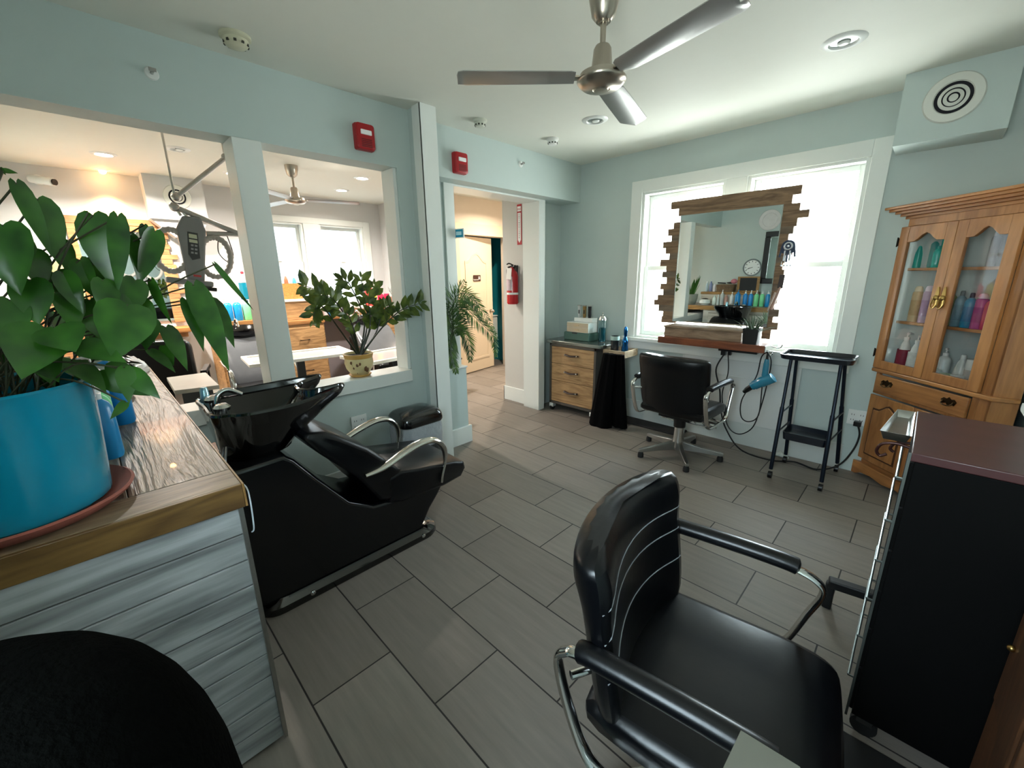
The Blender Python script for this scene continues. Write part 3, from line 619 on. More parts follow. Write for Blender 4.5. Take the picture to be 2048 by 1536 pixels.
def outlet(label, loc, axis='y', s=-1):
    t = thing('wall_outlet', label, 'outlet', loc, 0 if axis == 'y' else R(90))
    G().box(-.057, .057, -.006, 0, -.057, .057).done('cover_plate', WHITEP, t, bevel=.002)
    g = G()
    for dx in (-.026, .026):
        for dz in (-.02, .02): g.box(dx-.010, dx-.007, -.0068, -.006, dz-.005, dz+.006).box(dx+.005, dx+.008, -.0068, -.006, dz-.005, dz+.006)
    g.done('slots', P('slot_black', '111111', .8), t)
outlet('white double outlet on the far wall left of the hutch', (-.235, 3.869, .425))
outlet('white outlet on the low wall behind the shampoo chair', (-2.729, 1.20, .485), 'x')
t = thing('hair_dryer', 'teal blue hair dryer hanging nozzle-down from the shelf hook', 'hair dryer', (-.79, 3.50, .72))
HDR = P('dryer_teal', '2e7f9a', .25, var=.1, coat=.5)
G().tube([(0, 0, .13), (.0, 0, .09), (.0, 0, .0)], [.014, .019, .021], 16).done('handle', HDR, t)
G().tube(bez([(.06, 0, .0), (.045, 0, -.012), (0, 0, -.04), (-.05, 0, -.075), (-.075, 0, -.095)], 4), [.018]+[.038]*5+[.040]*4+[.036]*4+[.030]*3+[.028], 18).done('barrel', HDR, t)
G().tube([(-.070, 0, -.09), (-.105, 0, -.125), (-.125, 0, -.15)], [.029, .026, .018], 16, flat=.8).done('nozzle', BLACKP, t)
G().tube([(0, 0, .185), (0, 0, .13)], [.006, .010], 8).done('cord_relief', BLACKP, t)
G().tube(bez([(-.79, 3.50, .905), (-.83, 3.51, .86), (-.85, 3.52, .70), (-.93, 3.53, .50), (-.92, 3.53, .36), (-.86, 3.53, .33), (-.80, 3.53, .40), (-.80, 3.52, .62), (-.80, 3.50, .80)], 8), .0045, 7).tube(bez([(-.79, 3.50, .90), (-.76, 3.50, .83), (-.77, 3.52, .66), (-.80, 3.54, .42), (-.84, 3.55, .27), (-.93, 3.55, .20), (-1.02, 3.55, .26), (-1.08, 3.53, .5), (-1.05, 3.51, .7), (-1.065, 3.51, .845)], 8), .0045, 7).done('cord', CORD, t, w=True)
# mat and paper
o = G().box(-2.10, -1.45, 3.66, 3.845, 0, .014).done('mat_or_shade_sheet', P('black_mat', '1f1c1b', .8, var=.2), bevel=.005, loc=(-1.78, 3.75, 0)); tag(o, 'dark rubber mat along the far wall behind the styling chair', 'mat')
g = G(); rr_ = random.Random(9)
rings = []
for (rad, z) in ((.012, .0), (.035, .004), (.032, .02), (.016, .035), (.004, .04)):
    rings.append([Vector((rad*(1.4+rr_.uniform(-.5, .5))*math.cos(k*2*PI/12), rad*(1+rr_.uniform(-.4, .4))*math.sin(k*2*PI/12), z+rr_.uniform(0, .008))) for k in range(12)])
g.loft(rings); o = g.done('crumpled_paper', P('paper_white', 'cfd6d2', .7), smooth=False); o.location = (-.66, 3.80, 0); tag(o, 'crumpled white paper on the floor by the tray stand', 'paper')
# ---------------------------------------------------------------- tray stand
TBL = P('tray_blue_black', '101722', .25, var=.15, coat=.4); TBF = P('stand_dark_metal', '1b2431', .35, .6)
t = thing('tray_stand', 'tall black rolling tray stand with lower tray, left of the hutch', 'cart', (-.47, 3.5, 0))
g = G()
o_ = [(x, y) for x, y in rrect(-.69, -.27, 3.34, 3.64, .055, 6)]; cx_, cy_ = -.48, 3.49
def rs(s1, s2, z): return [Vector((cx_+(x-cx_)*s1, cy_+(y-cy_)*s2, z)) for x, y in o_]
g.loft([rs(.80, .74, .885), rs(.96, .94, .892), rs(1, 1, .925), rs(.975, .965, .925), rs(.93, .90, .900), rs(.80, .74, .895)]); g.done('top_tray', TBL, t, w=True)
legs = [((-.62, 3.40, .89), (-.625, 3.33, .07)), ((-.34, 3.40, .89), (-.32, 3.345, .07)), ((-.62, 3.58, .89), (-.61, 3.70, .07)), ((-.34, 3.58, .89), (-.29, 3.78, .07))]
for a, b in legs:
    l_ = G().tube([a, Vector(a).lerp(Vector(b), .42), Vector(a).lerp(Vector(b), .43), b], [.011, .011, .014, .013], 12).done('leg', TBF, t, w=True)
    G().cyl((b[0]-.012, b[1], .026), (b[0]+.012, b[1], .026), .026, n=18).done('caster', BLACKP, l_, w=True)
G().bar((-.622, 3.36, .50), (-.613, 3.64, .50), .008, .008).bar((-.328, 3.37, .50), (-.305, 3.68, .50), .008, .008).bar((-.622, 3.35, .36), (-.612, 3.66, .36), .008, .008).bar((-.325, 3.36, .36), (-.30, 3.70, .36), .008, .008).done('cross_brace', TBF, t, w=True)
o_ = rrect(-.60, -.335, 3.37, 3.60, .02, 4); cx_, cy_ = -.468, 3.485
G().loft([rs(.95, .95, .305), rs(1, 1, .36), rs(.96, .95, .36), rs(.93, .92, .325)]).done('lower_tray', TBL, t, w=True)
# ---------------------------------------------------------------- rolling drawer cabinet
OAK = wood('drawer_oak', 'b08e64', '7d5c3a', 'x', 6, .5, .12, 7)
t = thing('rolling_drawer_cabinet', 'wood and dark metal rolling cabinet with three drawers and a steel top', 'cabinet', (-2.6, 3.66, 0))
MTL = P('cabinet_metal', '5e5a55', .45, .7, var=.15)
G().prism(rrect(-2.925, -2.21, 3.47, 3.85, .03), 'z', .765, .80).done('top', P('steel_top', '8d918c', .22, .9, var=.1), t, bevel=.006, w=True)
G().box(-2.88, -2.855, 3.49, 3.51, .085, .765).box(-2.305, -2.28, 3.49, 3.51, .085, .765).box(-2.88, -2.28, 3.49, 3.51, .735, .765).box(-2.88, -2.28, 3.49, 3.51, .085, .11).box(-2.88, -2.87, 3.51, 3.83, .085, .765).box(-2.29, -2.28, 3.51, 3.83, .085, .765).box(-2.88, -2.28, 3.82, 3.83, .085, .765).box(-2.87, -2.29, 3.51, 3.82, .085, .1).done('frame', MTL, t, bevel=.002, w=True)
for z0, z1 in ((.55, .732), (.36, .545), (.115, .355)):
    d = G().box(-2.853, -2.307, 3.492, 3.80, z0, z1).done('drawer', OAK, t, bevel=.002, w=True); zc = (z0+z1)/2+.015
    G().tube(bez([(-2.665, 3.488, zc), (-2.64, 3.470, zc+.002), (-2.58, 3.462, zc-.004), (-2.52, 3.470, zc), (-2.495, 3.488, zc)], 5), .016, 10, flat=.6).done('handle', P('strap_leather', '2b1a12', .5), d, w=True)
    G().ball((-2.655, 3.468, zc), .010).done('handle_stud', CHROME, d, w=True); G().ball((-2.505, 3.468, zc), .010).done('handle_stud', CHROME, d, w=True)
for x, y in ((-2.85, 3.52), (-2.31, 3.52), (-2.85, 3.79), (-2.31, 3.79)):
    c = G().cyl((x-.012, y-.01, .032), (x+.012, y-.01, .032), .032, n=18).done('caster', RUBBER, t, w=True); G().box(x-.026, x+.026, y-.036, y+.024, .04, .085).done('caster_bracket', P('caster_white', 'c9ccca', .35, .3), c, bevel=.004, w=True)
t = thing('desk_organizer', 'white and green organizer with two small beige drawers on the steel-topped cabinet', 'organizer', (-2.6, 3.68, .80))
GRN = P('organizer_green', '3f6158', .4); BEI = P('organizer_beige', 'c9b79d', .5)
G().box(-2.775, -2.45, 3.60, 3.78, .80, .885).done('base_box', GRN, t, bevel=.008, w=True)
G().box(-2.745, -2.465, 3.612, 3.77, .885, .992).done('body', WHITEP, t, bevel=.003, w=True)
for z0, z1 in ((.889, .936), (.939, .986)):
    d = G().box(-2.74, -2.47, 3.607, 3.612, z0, z1).done('small_drawer', BEI, t, bevel=.001, w=True); G().box(-2.64, -2.58, 3.597, 3.607, z0+.02, z0+.028).done('small_handle', P('gold_pull', 'd8bd92', .3), d, bevel=.002, w=True)
G().box(-2.70, -2.465, 3.68, 3.77, .992, 1.035).box(-2.745, -2.70, 3.74, 3.77, .992, 1.02).done('top_rack', WHITEP, t, bevel=.003, w=True)
G().box(-2.665, -2.60, 3.598, 3.6005, .872, .885).done('base_slot', P('slot_black', '111111', .8), t, w=True)
for k, (x, c_, lb) in enumerate(((-2.66, 'c8cac8', 'white hair clipper standing leftmost in the organizer rack'), (-2.595, '8a6c3c', 'gold and black hair clipper in the middle of the organizer rack'), (-2.53, '1a1a1b', 'black hair clipper at the right of the organizer rack'))):
    t = thing('hair_clipper', lb, 'clipper', (x, 3.72, 1.035), .2)
    G().loft([[Vector((a*s_, b*s_, z)) for a, b in rrect(-.017, .017, -.014, .014, .008, 3)] for z, s_ in ((0, .8), (.03, 1), (.07, .95), (.10, 1.05), (.12, 1.1))]).done('body', P('clipper_'+c_, c_, .3, .3), t)
    G().box(-.02, .02, -.018, .004, .12, .132).done('blade', STEEL, t, bevel=.002); G().box(-.006, .006, -.018, -.013, .04, .08).done('switch', BLACKP, t, bevel=.002)
t = thing('disinfectant_jar', 'tall glass disinfectant jar of blue-green liquid with a chrome lid', 'jar', (-2.355, 3.70, .80))
TG = glass_mat('jar_glass', (.8, .95, .95))
G().lathe([(.036, 0), (.040, .005), (.040, .22), (.038, .23)], n=28).done('glass_cylinder', TG, t)
G().lathe([(.001, .004), (.035, .006), (.035, .15), (.001, .15)], n=28).done('liquid', P('blue_liquid', '14565f', .1, trans=.3, coat=.4), t)
G().lathe([(.043, .225), (.043, .245), (.030, .268), (.01, .275), (.004, .278), (.004, .29), (.008, .30), (.001, .308)], n=28).done('lid', CHROME, t)
# wall-side tray with cape, tumbler and blue mirrored bottle
t = thing('wooden_tray', 'pale wood tool tray fixed beside the steel-topped cabinet', 'tray', (-2.09, 3.62, .70))
PW = wood('pale_tray_wood', 'b3a085', '7f6d55', 'x', 9, .7, .2, 5)
G().box(-2.21, -1.97, 3.50, 3.515, .70, .765).box(-2.21, -1.97, 3.735, 3.75, .70, .765).box(-2.21, -2.195, 3.515, 3.735, .70, .765).box(-1.985, -1.97, 3.515, 3.735, .70, .765).box(-2.195, -1.985, 3.515, 3.735, .70, .712).done('tray_box', PW, t, bevel=.002, w=True)
G().box(-2.28, -2.21, 3.60, 3.64, .71, .73).done('arm_bracket', IRON, t, w=True); G().ball((-2.15, 3.498, .732), .008).ball((-2.00, 3.498, .732), .008).done('screw', BLACKP, t, w=True)
def cape(name, label, top, foot_, w0, w1, yw, seed, z1=0.0):
    g = G(); rr = random.Random(seed); rings = []
    for k in range(9):
        q = k/8; z = top[2]*(1-q)+z1*q; cx = top[0]*(1-q)+foot_[0]*q; cy = top[1]*(1-q)+foot_[1]*q; w_ = w0*(1-q)+w1*q
        rings.append([Vector((cx+(w_+.012*math.sin(a*5+seed+q*3)*q)*math.cos(a), cy+(yw*(1+q*.8)+.008*math.sin(a*7+seed))*math.sin(a), z)) for a in [2*PI*i/28 for i in range(28)]])
    g.loft(rings); o = g.done(name, P('black_cape_cloth', (.0022,.0022,.0025), .9, spec=.05, var=.3, bump=.2, bscale=12), loc=(foot_[0], foot_[1], 0)); tag(o, label, 'cloth'); return o
cape('hanging_cape', 'black salon cape hanging to the floor beside the drawer cabinet', (-2.10, 3.45, .74), (-2.16, 3.42, 0), .07, .125, .035, 3)
cape('hanging_cape', 'second black cape behind, draped over the front edge of the wooden tray', (-1.995, 3.465, .74), (-1.965, 3.47, 0), .043, .078, .022, 8, .02)
t = thing('glass_tumbler', 'dark glass tumbler standing in the wooden tray', 'cup', (-2.14, 3.60, .712)); G().lathe([(.035, 0), (.04, .004), (.042, .13), (.042, .18), (.038, .18), (.037, .01), (.001, .008)], n=24).done('body', P('smoked_glass', '1d2226', .1, coat=.5), t); G().lathe([(.0425, .14), (.043, .145), (.043, .175), (.0425, .18)], n=24, cap0=False, cap1=False).done('rim_band', P('pale_teal_band', 'a8c4be', .3), t)
t = thing('spray_bottle', 'mirrored blue spray bottle standing in the wooden tray', 'bottle', (-2.04, 3.62, .712))
G().lathe([(.03, 0), (.033, .01), (.033, .07), (.026, .10), (.03, .13), (.02, .16), (.011, .18)], n=20).done('body', P('mirror_blue', '1d5f9c', .08, .9), t); G().lathe([(.013, .18), (.015, .19), (.019, .24), (.014, .27), (.001, .28)], n=16).done('sprayer', P('mirror_blue', '1d5f9c', .08, .9), t)
# ---------------------------------------------------------------- styling chairs
def styling_chair(label, loc, rz, hw=.25, seams=False, rings=False):
    t = thing('styling_chair', label, 'chair', loc, rz)
    # seat: cushion with rounded, dropping front
    prof = [(-.24, .385), (-.24, .455), (-.20, .478), (0, .470), (.16, .474), (.25, .462), (.295, .43), (.30, .395), (.27, .375), (0, .37)]
    g = G(); rr = []
    for x, s_, dz in ((-hw-.005, .93, -.022), (-hw+.012, .985, -.006), (-hw*.6, 1, -.004), (0, 1, -.008), (hw*.6, 1, -.004), (hw-.012, .985, -.006), (hw+.005, .93, -.022)):
        rr.append([Vector((x, (y-.03)*s_+.03, (z-.42)*(s_ if abs(dz) > .01 else 1)+.42+(dz if z > .43 else 0))) for y, z in prof])
    g.loft(rr); g.done('seat', BLACKV, t, sub=1)
    # backrest: curved shell, rounded bottom corners
    g = G(); rr = []; nb = hw+.032
    def yb(x, z): return -.215-.07*(z-.43)/.44+.075*(x/nb)**2
    levels = [(.395, .55), (.41, .78), (.45, .93), (.52, .98), (.62, 1), (.74, 1), (.785, 1), (.82, 1), (.858, 1), (.88, .97)]
    for z, wf in levels:
        th = .040 if .44 < z < .78 else (.056 if z < .84 else (.050 if z < .87 else .024))
        if z < .44: th = .024
        ring = []
        xs = [-1, -.9, -.6, -.3, 0, .3, .6, .9, 1]
        for q in xs: ring.append(Vector((q*nb*wf, yb(q*nb*wf, z)+th*(1 if abs(q) < .95 else .35), z)))
        for q in xs[::-1]: ring.append(Vector((q*nb*wf, yb(q*nb*wf, z)-th*(.9 if abs(q) < .95 else .35), z)))
        rr.append(ring)
    g.loft(rr); bk = g.done('backrest', BLACKV, t, sub=1)
    if seams:
        bpy.context.view_layer.update(); bke = bk.evaluated_get(bpy.context.evaluated_depsgraph_get())
        for z in (.775, .70, .60):
            pts = []
            for q in [k/12 for k in range(-12, 13)]:
                hit, lo_, _n, _i = bke.ray_cast(Vector((q*nb*.97, .5, z-.012*q*q)), Vector((0, -1, 0)))
                if hit: pts.append(lo_+Vector((0, .0008, 0)))
            G().tube(pts, .0016, 6).done('seam_piping', P('pale_piping', '8d9096', .5), bk)
    # armrest loops
    for s_ in (-1, 1):
        x = s_*(hw+.045)
        loop = [(-.27, .60), (-.25, .640), (-.20, .655), (.02, .658), (.15, .655), (.21, .635), (.225, .60), (.20, .52), (.165, .41), (.13, .36), (.06, .345), (-.10, .345), (-.18, .365), (-.235, .47)]
        a = G().tube(bez([(x, y, z) for y, z in loop], 5, True), .0175, 12, True, flat=.5).done('arm_frame', CHROME, t)
        a.scale = (1, 1, 1)
        pad = bez([(x, -.215, .662), (x, -.18, .668), (x, 0, .670), (x, .12, .667), (x, .165, .662)], 4)
        n = len(pad); G().tube(pad, [.012]+[.027]*(n-2)+[.014], 14, flat=.85).done('armrest', BLACKV, t)
        G().cyl((x, -.06, .345), (s_*(hw-.06), -.06, .362), .010).cyl((x, .06, .345), (s_*(hw-.06), .06, .362), .010).cyl((x, -.235, .58), (s_*(hw-.02), -.19, .58), .010).done('arm_mount', CHROME, a)
    G().box(-.13, .13, -.12, .13, .345, .375).cyl((0, 0, .27), (0, 0, .35), .042, .05).done('seat_plate', BLACKP, t)
    G().lathe([(.046, .25), (.048, .30), (.05, .34)], n=24).done('boot', BLACKP, t)
    G().lathe([(.052, .05), (.050, .10), (.042, .16), (.040, .27)], n=28).done('gas_column', CHROME, t)
    G().tube([(-.03, 0, .29), (-.18, .03, .285)], .006, 8).tube([(.03, 0, .30), (.12, .04, .285), (.26, .09, .28)], .005, 8).done('pump_lever', CHROME, t)
    for k in range(5):
        a = 2*PI*k/5+R(20); c, s_ = math.cos(a), math.sin(a); M = Matrix.Rotation(a, 4, 'Z')
        g = G(); v = [[Vector((x, y*w_, z0+(z1-z0)*q)) for y, q in ((-1, 0), (1, 0), (.8, 1), (-.8, 1))] for x, w_, z0, z1 in ((.03, .026, .055, .125), (.18, .021, .055, .098), (.325, .018, .05, .078), (.345, .012, .052, .072))]
        g.loft([[M @ p for p in r_] for r_ in v]); lg = g.done('base_leg', STEEL, t, bevel=.003)
        G().lathe([(.012, .0), (.024, .004), (.024, .03), (.016, .052)], (.325*c, .325*s_, 0), 14).done('glide', RUBBER, lg)
    G().tube([(-.04, .24, .38), (-.04, .34, .22), (-.04, .40, .17), (-.04, .45, .19)], .009, 8).tube([(.04, .24, .38), (.04, .34, .22), (.04, .40, .17), (.04, .45, .19)], .009, 8).tube([(-.13, .45, .19), (.13, .45, .19)], .011, 8).done('footrest', CHROME, t)
    return t
styling_chair('large black styling chair in the foreground with chrome arms and three pale seams', (-.255, .965, 0), R(-82), .262, True)
styling_chair('black styling chair with its back turned, in front of the plank-framed mirror', (-1.30, 3.27, 0), R(-3), .25)
# ---------------------------------------------------------------- shampoo unit
t = thing('shampoo_chair', 'black backwash shampoo chair with chrome arms and a large black bowl', 'shampoo chair', (-2.12, .75, 0))
g = G(); pl = rrect(-2.40, -1.85, .27, 1.25, .10, 6); cx_, cy_ = -2.125, .76
g.loft([rs_ for rs_ in [[Vector((cx_+(x-cx_)*s1, cy_+(y-cy_)*s1, z)) for x, y in pl] for z, s1 in ((0, .985), (.012, 1), (.035, .99), (.045, .95), (.062, .90))]]); bp_ = g.done('base_plate', BLACKG, t, w=True)
for yy in (.50, 1.12): G().lathe([(.012, 0), (.012, .006), (.004, .012)], (0, 0, 0), 14, Matrix.Translation((-1.857, yy, .03)) @ Matrix.Rotation(R(90), 4, 'Y')).done('bolt_cap', CHROME, bp_, w=True)
prof = [(.30, .05), (.28, .3), (.275, .725), (.48, .735), (.52, .70), (.607, .575), (.74, .40), (.86, .325), (.97, .31), (1.20, .30), (1.30, .28), (1.26, .225), (1.20, .16), (1.13, .05)]
G().prism(prof, 'x', -2.34, -1.885).done('body', P('black_fibreglass', '07080b', .18, var=.1), t, bevel=.018, w=True, seg=3)
sp = [(.93, .31), (1.0, .285), (1.30, .27), (1.44, .285), (1.475, .33), (1.465, .375), (1.40, .40), (1.10, .455), (1.0, .478), (.93, .46)]
g = G(); rr = []
for x, s_ in ((-2.365, .88), (-2.35, .97), (-2.2, 1), (-2.03, 1), (-1.88, .97), (-1.865, .88)): rr.append([Vector((x, 1.2+(y-1.2)*s_, .37+(z-.37)*s_)) for y, z in sp])
g.loft(rr); g.done('seat', BLACKV, t, w=True, bevel=.012)
bp2 = [(.90, .33), (.97, .31), (1.045, .46), (1.02, .485), (.86, .655), (.70, .775), (.66, .80), (.575, .815), (.56, .79), (.62, .70), (.78, .52)]
g = G(); rr = []
for x, s_ in ((-2.36, .86), (-2.345, .97), (-2.2, 1), (-2.03, 1), (-1.885, .97), (-1.87, .86)): rr.append([Vector((x, .81+(y-.81)*s_, .57+(z-.57)*s_)) for y, z in bp2])
g.loft(rr); g.done('backrest', BLACKV, t, w=True, bevel=.012)
for x, s_ in ((-1.855, 1), (-2.375, -1)):
    pts = bez([(x, .815, .525), (x, .92, .535), (x, 1.04, .575), (x, 1.15, .60), (x, 1.24, .585), (x, 1.295, .52), (x, 1.30, .44), (x, 1.275, .36), (x, 1.265, .315)], 5)
    n = len(pts); G().tube(pts, [.013+.017*math.sin(PI*min(1, k/n*1.3+.05))**.7 for k in range(n)], 14, flat=.62).done('armrest', P('polished_aluminium', 'd3d0ca', .16, 1, var=.05), t, w=True)
# bowl
half = [(0, .262), (.09, .258), (.165, .262), (.195, .285), (.203, .315), (.225, .335), (.246, .38), (.254, .46), (.252, .54), (.238, .62), (.212, .70), (.182, .77), (.158, .808), (.136, .815), (.118, .79), (.108, .745), (.09, .70), (.055, .668), (0, .655)]
_c = bez([(x, y, 0) for x, y in half]+[(-x, y, 0) for x, y in half[1:-1][::-1]], 3, True)
rim = [Vector((p.x, p.y)) for p in _c]
_nr = []
for i_ in range(len(rim)):
    t_ = rim[(i_+1) % len(rim)]-rim[i_-1]; t_.normalize(); _nr.append(Vector((-t_.y, t_.x)))
_cen = sum(((rim[i_].x*rim[(i_+1) % len(rim)].y-rim[(i_+1) % len(rim)].x*rim[i_].y) for i_ in range(len(rim))))
if _cen < 0: _nr = [-v for v in _nr]      # inward normals
def rz_(y): return .955+.025*max(0, (y-.5)/.31)**1.5
xc = -2.115
def oval(n, cx, cy, rx, ry, z):
    out = []
    for p in rim:
        a = math.atan2(p.y-.47, p.x); out.append(Vector((cx+rx*math.cos(a), cy+ry*math.sin(a), z)))
    return out
def lv(s_, z, lip=0, mixo=0.0, o=None):
    out = []
    for i, p in enumerate(rim):
        pp = p+_nr[i]*s_; base_ = Vector((xc+pp.x, pp.y, rz_(p.y)+z)); q = base_ if o is None else base_.lerp(o[i], mixo)
        out.append(q)
    return out
bot = oval(0, xc, .43, .17, .14, .735); inb = oval(0, xc, .45, .10, .08, .80)
g = G()
rings = [bot]+[lv(.006, -.03, 0, m_, bot) for m_ in (.8, .6, .4, .2, .05)]+[lv(.004, -.016), lv(0, -.006), lv(.004, .003), lv(.011, .006), lv(.018, .002), lv(.022, -.010)]
rings += [lv(.024, -.03, 0, m_, inb) for m_ in (0, .25, .5, .75)]+[inb]
g.loft(rings); bw = g.done('wash_bowl', BLACKG, t, w=True)
G().lathe([(.001, .725), (.15, .725), (.13, .74)], (xc, .43, 0), 24).done('bowl_mount', BLACKP, bw, w=True)
for xx in (-2.20, -2.02): G().cyl((xx, .315, .90), (xx, .315, .96), .016).lathe([(.001, .0), (.03, 0), (.032, .012), (.02, .025), (.001, .028)], (xx, .315, .955), 16).done('tap', CHROME, bw, w=True)
G().tube(bez([(-2.11, .31, .90), (-2.11, .32, .99), (-2.11, .36, 1.015), (-2.11, .41, .985)]), .011, 10).done('faucet', CHROME, bw, w=True)
G().tube(bez([(-2.00, .30, .80), (-1.97, .275, .70), (-1.95, .27, .5), (-1.98, .265, .3)]), .006, 8).done('hose', P('steel_hose', 'b7bcc4', .3, .9), t, w=True)
G().tube(bez([(-2.03, .30, .80), (-2.0, .27, .72), (-1.92, .26, .55), (-1.90, .262, .42), (-1.93, .268, .33)]), .006, 8).done('hose', P('steel_hose', 'b7bcc4', .3, .9), t, w=True)
G().lathe([(.02, 0), (.022, .02), (.016, .10), (.012, .11)], (-2.27, .30, .90), 14).done('spray_head', P('pale_glass_bits', '9fc6d4', .1, .5), bw, w=True)
# ---------------------------------------------------------------- counter in the left foreground
WTOP = wood('weathered_top', '8f8170', '4a3e33', 'x', 5, .40, .7, 12, coat=.2)
WEND = wood('weathered_end', '8e7a62', '5d4b39', 'y', 5, .42, .3, 6)
HONEY = wood('honey_edge', '7d5e33', '553b1e', 'y', 5, .4, .15, 5)
HONEYX = wood('honey_edge_x', 'a9804b', '7d5c31', 'x', 5, .4, .15, 5)
WW = wood('whitewashed_board', 'bcbfc0', '6d6f70', 'y', 3.2, .6, .25, 6)
t = thing('wood_counter', 'long counter with weathered wood top, honey wood edge and whitewashed board sides', 'counter', (-2.0, -.1, 0))
g = G()
for y0, y1 in ((-.425, -.22), (-.218, -.02), (-.018, .208)): g.box(-3.58, -1.405 if y1 < .2 else -1.405, y0, y1, .915, .932)
g.done('top_planks', WTOP, t, bevel=.002, w=True)
G().box(-1.403, -1.277, -.425, .208, .915, .932).done('end_plank', WEND, t, bevel=.002, w=True)
G().box(-1.285, -1.269, -.425, .208, .862, .9315).done('end_edge', HONEY, t, bevel=.002, w=True)
G().box(-3.58, -1.27, .2085, .214, .862, .9315).done('front_edge', HONEYX, t, bevel=.001, w=True)
g = G(); rng = random.Random(5)
z = 0.012
while z < .85:
    h_ = min(.085, .862-z); g.box(-1.30, -1.282-rng.uniform(0, .002), -.42, .196, z, z+h_-.004); z += h_
g.done('side_boards', WW, t, bevel=.002, w=True)
G().box(-1.305, -1.29, -.42, .19, .01, .86).box(-2.66, -1.305, -.42, .18, .10, .86).box(-3.55, -2.93, -.42, .18, .10, .86).done('carcass', P('counter_inside', '6d665c', .7), t, w=True)
G().box(-1.284, -1.272, .190, .2005, .01, .862).box(-1.298, -1.284, .1995, .2035, .01, .862).done('corner_angle', STEEL, t, w=True)
WWX = wood('whitewashed_front', 'd4cfc2', '9a9182', 'x', 3, .6, .25, 4)
G().box(-2.66, -2.58, .18, .19, .10, .86).box(-1.36, -1.30, .18, .19, .10, .86).box(-2.08, -2.02, .18, .19, .10, .86).box(-2.58, -1.36, .18, .19, .82, .86).done('front_frame', WWX, t, w=True)
for x0, x1 in ((-2.575, -2.085), (-2.015, -1.365)):
    for z0, z1 in ((.62, .81), (.36, .61), (.11, .35)):
        d = G().box(x0, x1, .18, .196, z0, z1).done('drawer', WWX, t, bevel=.002, w=True)
        G().bar(((x0+x1)/2-.07, .206, (z0+z1)/2), ((x0+x1)/2+.07, .206, (z0+z1)/2), .010, .010).box((x0+x1)/2-.066, (x0+x1)/2-.058, .196, .206, (z0+z1)/2-.004, (z0+z1)/2+.004).box((x0+x1)/2+.058, (x0+x1)/2+.066, .196, .206, (z0+z1)/2-.004, (z0+z1)/2+.004).done('handle', IRON, d, w=True)
G().tube(bez([(-1.30, .205, .93), (-1.285, .222, .90), (-1.262, .216, .80), (-1.268, .21, .78)]), .002, 6).done('white_cord', P('white_cord', 'c9d2dc', .4), t, w=True)
t = thing('counter_riser', 'whitewashed raised shelf with honey wood top at the back of the long counter', 'shelf', (-2.42, -.26, .932))
G().box(-2.83, -2.01, -.42, -.11, .932, 1.10).done('body', WWX, t, w=True); G().box(-2.84, -2.0, -.425, -.10, 1.10, 1.14).done('top', HONEYX, t, bevel=.003, w=True)
# things on the counter (seen in the mirror)
RZ = 1.14
t = thing('woven_basket', 'brown woven basket of brushes on the raised shelf', 'basket', (-2.49, -.27, RZ))
G().loft([[Vector((x*s_, y*s_, z)) for x, y in rrect(-.14, .14, -.09, .09, .03, 4)] for z, s_ in ((0, .93), (.03, .96), (.06, .95), (.09, 1), (.12, 1), (.12, .93), (.03, .90))]).done('body', P('wicker', '6d5840', .8, var=.6, scale=40, bump=.8, bscale=70), t)
t = thing('hair_brush', 'black paddle brush lying across the woven basket', 'brush', (-2.5, -.26, RZ+.125)); G().tube([(-.13, 0, .02), (0, 0, .012)], .010, 8).done('handle', BLACKP, t); G().ball((.07, 0, .02), .045, 1.3, .7, .35).done('head', BLACKP, t)
t = thing('powder_puff', 'fluffy pink puff on the end of the woven basket', 'puff', (-2.37, -.25, RZ+.14)); G().ball((0, 0, .03), .05, 1, 1, .8).done('puff', P('pink_fluff', 'c77a86', .9, bump=1, bscale=40), t)
t = thing('chalkboard', 'small black chalkboard in a wooden frame leaning on the back wall', 'chalkboard', (-2.16, -.28, RZ), 0)
G().box(-.165, .165, -.012, .008, 0, .245).done('frame', HONEYX, t, bevel=.002); G().box(-.125, .125, .008, .012, .02, .225).done('board', P('slate_black', '101316', .6), t)
for (lb, x, y, z, h, r, c_, k_, cp, pu) in [
    ('pale blue bottle on the raised shelf, seen in the mirror', -2.80, -.25, RZ, .17, .026, 'b9cfd8', 'taper', 'e8eeee', 0), ('lavender blue bottle on the raised shelf', -2.735, -.25, RZ, .17, .026, '8290b8', 'round', '5d6fa0', 0), ('white bottle on the raised shelf beside the basket', -2.675, -.25, RZ, .13, .022, 'e4e4ea', 'round', 'e4e4ea', 0),
    ('small white and green bottle on the long counter', -2.58, -.03, .932, .15, .03, 'd6e2da', 'round', 'c6dcd0', 0), ('clear tapered bottle on the long counter', -2.52, -.03, .932, .17, .022, 'c4cdca', 'taper', 'd4d8d6', 0), ('silver pump bottle, tallest on the long counter', -2.46, -.035, .932, .23, .030, 'b9bfbd', 'round', 'eeeeee', 1),
    ('copper pink bottle on the long counter', -2.395, -.035, .932, .17, .028, 'b5897a', 'round', 'b5897a', 0), ('small white pump bottle on the long counter beside the blue ones', -2.31, -.035, .932, .19, .030, 'dcdcd8', 'round', 'eeeeee', 1)]:
    bottle(lb, (x, y, z), h, r, c_, k_, cp, bool(pu))
for k, (c_, lb) in enumerate((('2a8ed6', 'bright blue pump bottle first in the row on the long counter'), ('2a8ed6', 'bright blue pump bottle second in the row on the long counter'), ('7fdc9c', 'light green pump bottle third in the row on the long counter'), ('7fdc9c', 'light green pump bottle fourth in the row on the long counter'), ('1f86c0', 'deep blue pump bottle last in the row on the long counter'))):
    bottle(lb, (-2.11+k*.080, -.035, .932), .225, .033, c_, 'round', 'eeeeee', True, 'pump bottles in a row on the long counter')
